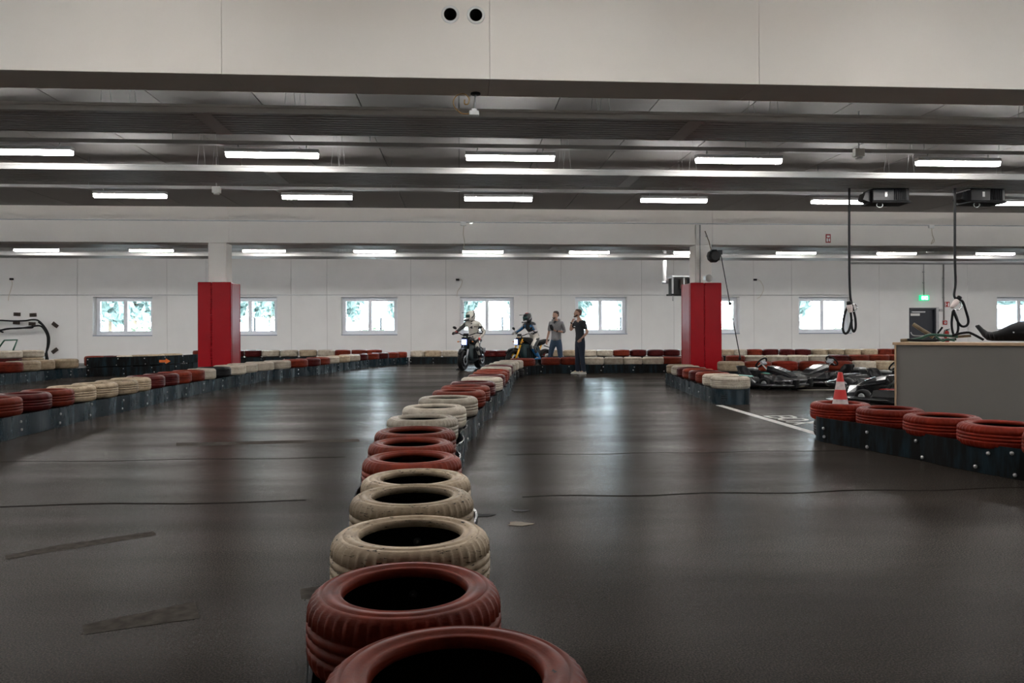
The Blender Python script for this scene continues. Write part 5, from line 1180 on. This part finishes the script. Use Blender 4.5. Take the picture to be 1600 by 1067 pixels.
# ================================================================== KARTS
def kart(px, D, dirx, diry, body, accent, lab, number=None):
    c = ond(px, 590, D); d = Vector((dirx, diry)).normalized(); rz = math.atan2(d.x, -d.y)
    e = empty('go_kart', (c.x, c.y, 0), rz, lab, 'go-kart', 'parked go-karts')
    q = MB(); q.b2((-.30, -.60, .045), (.30, .45, .06), M_BLKM); q.build('floor_pan', e)
    q = MB()
    for s in (-1, 1): q.tube([(s*.26, -.85, .09), (s*.30, -.3, .08), (s*.34, .35, .08), (s*.30, .82, .10)], .016, M_BLK, 8)
    for y in (-.62, .0, .6): q.tube([(-.32, y, .08), (.32, y, .08)], .014, M_BLK, 8)
    q.build('frame', e)
    for x, y, r, w_ in ((-.52, -.52, .125, .13), (.52, -.52, .125, .13), (-.54, .55, .135, .20), (.54, .55, .135, .20)):
        mt = Matrix.Rotation(R(90), 3, 'Y'); q = MB()
        q.lathe([(r*.5, -w_*.4), (r*.82, -w_*.5), (r*.97, -w_*.42), (r, 0), (r*.97, w_*.42), (r*.82, w_*.5), (r*.5, w_*.4)], M_RUB, 26, (x, y, r), mt, closed=True); wo = q.build('wheel', e)
        q = MB(); q.lathe([(0, -w_*.36), (r*.30, -w_*.40), (r*.48, -w_*.38), (r*.5, -w_*.1), (r*.5, w_*.1), (r*.48, w_*.38), (r*.30, w_*.40), (0, w_*.36)], M_STEEL, 20, (x, y, r), mt); q.build('wheel_rim', wo)
    def shell(nm, secs, m_, bev=.0):
        q = MB(); R_ = []
        for y, x0, x1, z0, z1 in secs:
            R_.append([Vector(p) for p in ((x0, y, z0), (x1, y, z0), (x1*1.0, y, (z0+z1)/2), (x1*.94+x0*.06, y, z1), (x0*.94+x1*.06, y, z1), (x0, y, (z0+z1)/2))])
        q.loft(R_, m_, smooth=False); return q.build(nm, e, bevel=.015, seg=3)
    shell('front_fairing', [(-.98, -.42, .42, .07, .16), (-.90, -.55, .55, .06, .24), (-.76, -.58, .58, .06, .30), (-.64, -.52, .52, .10, .30)], body)
    shell('nose_panel', [(-.88, -.14, .14, .24, .28), (-.72, -.17, .17, .26, .37), (-.50, -.18, .18, .30, .45), (-.34, -.15, .15, .34, .47)], body)
    q = MB(); q.b2((-.10, -.74, .355), (.10, -.62, .372), M_SILV); q.build('sticker', e)
    for s in (-1, 1):
        shell('side_pod', [(-.36, s*.36, s*.60, .07, .17), (-.28, s*.34, s*.66, .06, .25), (.22, s*.34, s*.67, .06, .27), (.36, s*.38, s*.62, .07, .19)], body)
        q = MB(); q.prism([(-.22, .262), (.15, .277), (.10, .283), (-.2, .270)], (s*.14, 0, 0), accent, (s*.44, 0, .003), (0, 1, 0), (0, 0, 1)); q.build('accent_stripe', e)
        q = MB(); q.prism([(-.50, .0), (-.20, .0), (-.14, .035), (-.40, .04)], (0, -.006, 0), accent, (0 if s > 0 else .64, -.905, .10+.0), (1, 0, 0), (0, 0, 1)); q.build('accent_stripe', e)
    bump = [(-.62, .1, .10), (-.66, -.45, .10), (-.64, -.80, .10), (-.52, -.99, .10), (-.3, -1.05, .10), (.3, -1.05, .10), (.52, -.99, .10), (.64, -.80, .10), (.66, -.45, .10), (.62, .1, .10)]
    q = MB(); q.tube(smoothcurve(bump, 4), .038, M_BLKG, 10); q.build('front_bumper', e)
    q = MB(); q.tube(smoothcurve([(x*1.0, y*1.0, .19) for x, y, z in bump[2:8]], 4), .018, M_BLKG, 8); q.build('upper_bumper_bar', e)
    for x in (-.3, .3): q = MB(); q.b2((x-.05, -1.10, .06), (x+.05, -1.02, .22), M_BLK); q.build('bumper_mount', e)
    rb = [(-.66, .25, .11), (-.70, .6, .12), (-.66, .88, .14), (-.45, .97, .15), (.45, .97, .15), (.66, .88, .14), (.70, .6, .12), (.66, .25, .11)]
    q = MB(); q.tube(smoothcurve(rb, 4), .04, M_BLKG, 10); q.build('rear_bumper', e)
    q = MB(); q.tube([(0, -.50, .16), (0, -.16, .50)], .014, M_STEEL, 8); q.build('steering_column', e)
    q = MB(); m4 = Matrix.Rotation(R(-48), 3, 'X'); pts = [Vector((0, -.14, .53))+m4 @ Vector((.145*math.cos(R(a)), .13*math.sin(R(a)), 0)) for a in range(0, 360, 20)]
    q.tube(pts, .017, M_BLKM, 8, closed=True)
    for a in (90, 210, 330): q.tube([(0, -.15, .52), Vector((0, -.14, .53))+m4 @ Vector((.145*math.cos(R(a)), .13*math.sin(R(a)), 0))], .010, M_STEEL, 6)
    sw = q.build('steering_wheel', e)
    q = MB(); q.box((0, -.19, .53), (.16, .05, .10), M_SILV, 0, m4); q.build('display_panel', sw, bevel=.01)
    # seat
    q = MB(); R_ = []
    for z, y, w_, dd_ in ((.07, .05, .15, .0), (.10, .16, .17, .02), (.18, .30, .19, .05), (.28, .37, .19, .07), (.38, .42, .17, .06), (.45, .44, .12, .03)):
        R_.append([Vector((w_*math.sin(a), y-dd_+(1-math.cos(a))*-.12, z+.0)) for a in [R(-80+160*j/10) for j in range(11)]]+[Vector(((w_+.02)*math.sin(a), y-dd_+.025+(1-math.cos(a))*-.12, z+.0)) for a in [R(80-160*j/10) for j in range(11)]])
    q.loft(R_, M_BLK); q.build('seat', e)
    q = MB(); q.b2((.24, .14, .08), (.50, .44, .34), M_BLKM); q.b2((.28, .18, .34), (.46, .38, .40), M_STEEL); q.build('motor', e, bevel=.02)
    return e
kart(1180, 16.3, .62, -.78, M_BLKG, M_TEAL, 'black go-kart with teal trim parked behind the short barrier, rope on its wheel')
kart(1308, 17.0, -.97, -.25, M_BLKG, M_SILV, 'black go-kart with silver stickers parked behind the traffic cone')
kart(1388, 15.0, .5, -.87, M_BLKG, M_KRED, 'black go-kart with red trim parked left of the counter')
kart(1425, 12.3, -.5, .85, M_BLKG, M_KRED, 'black go-kart behind the counter with only its rear bumper showing')
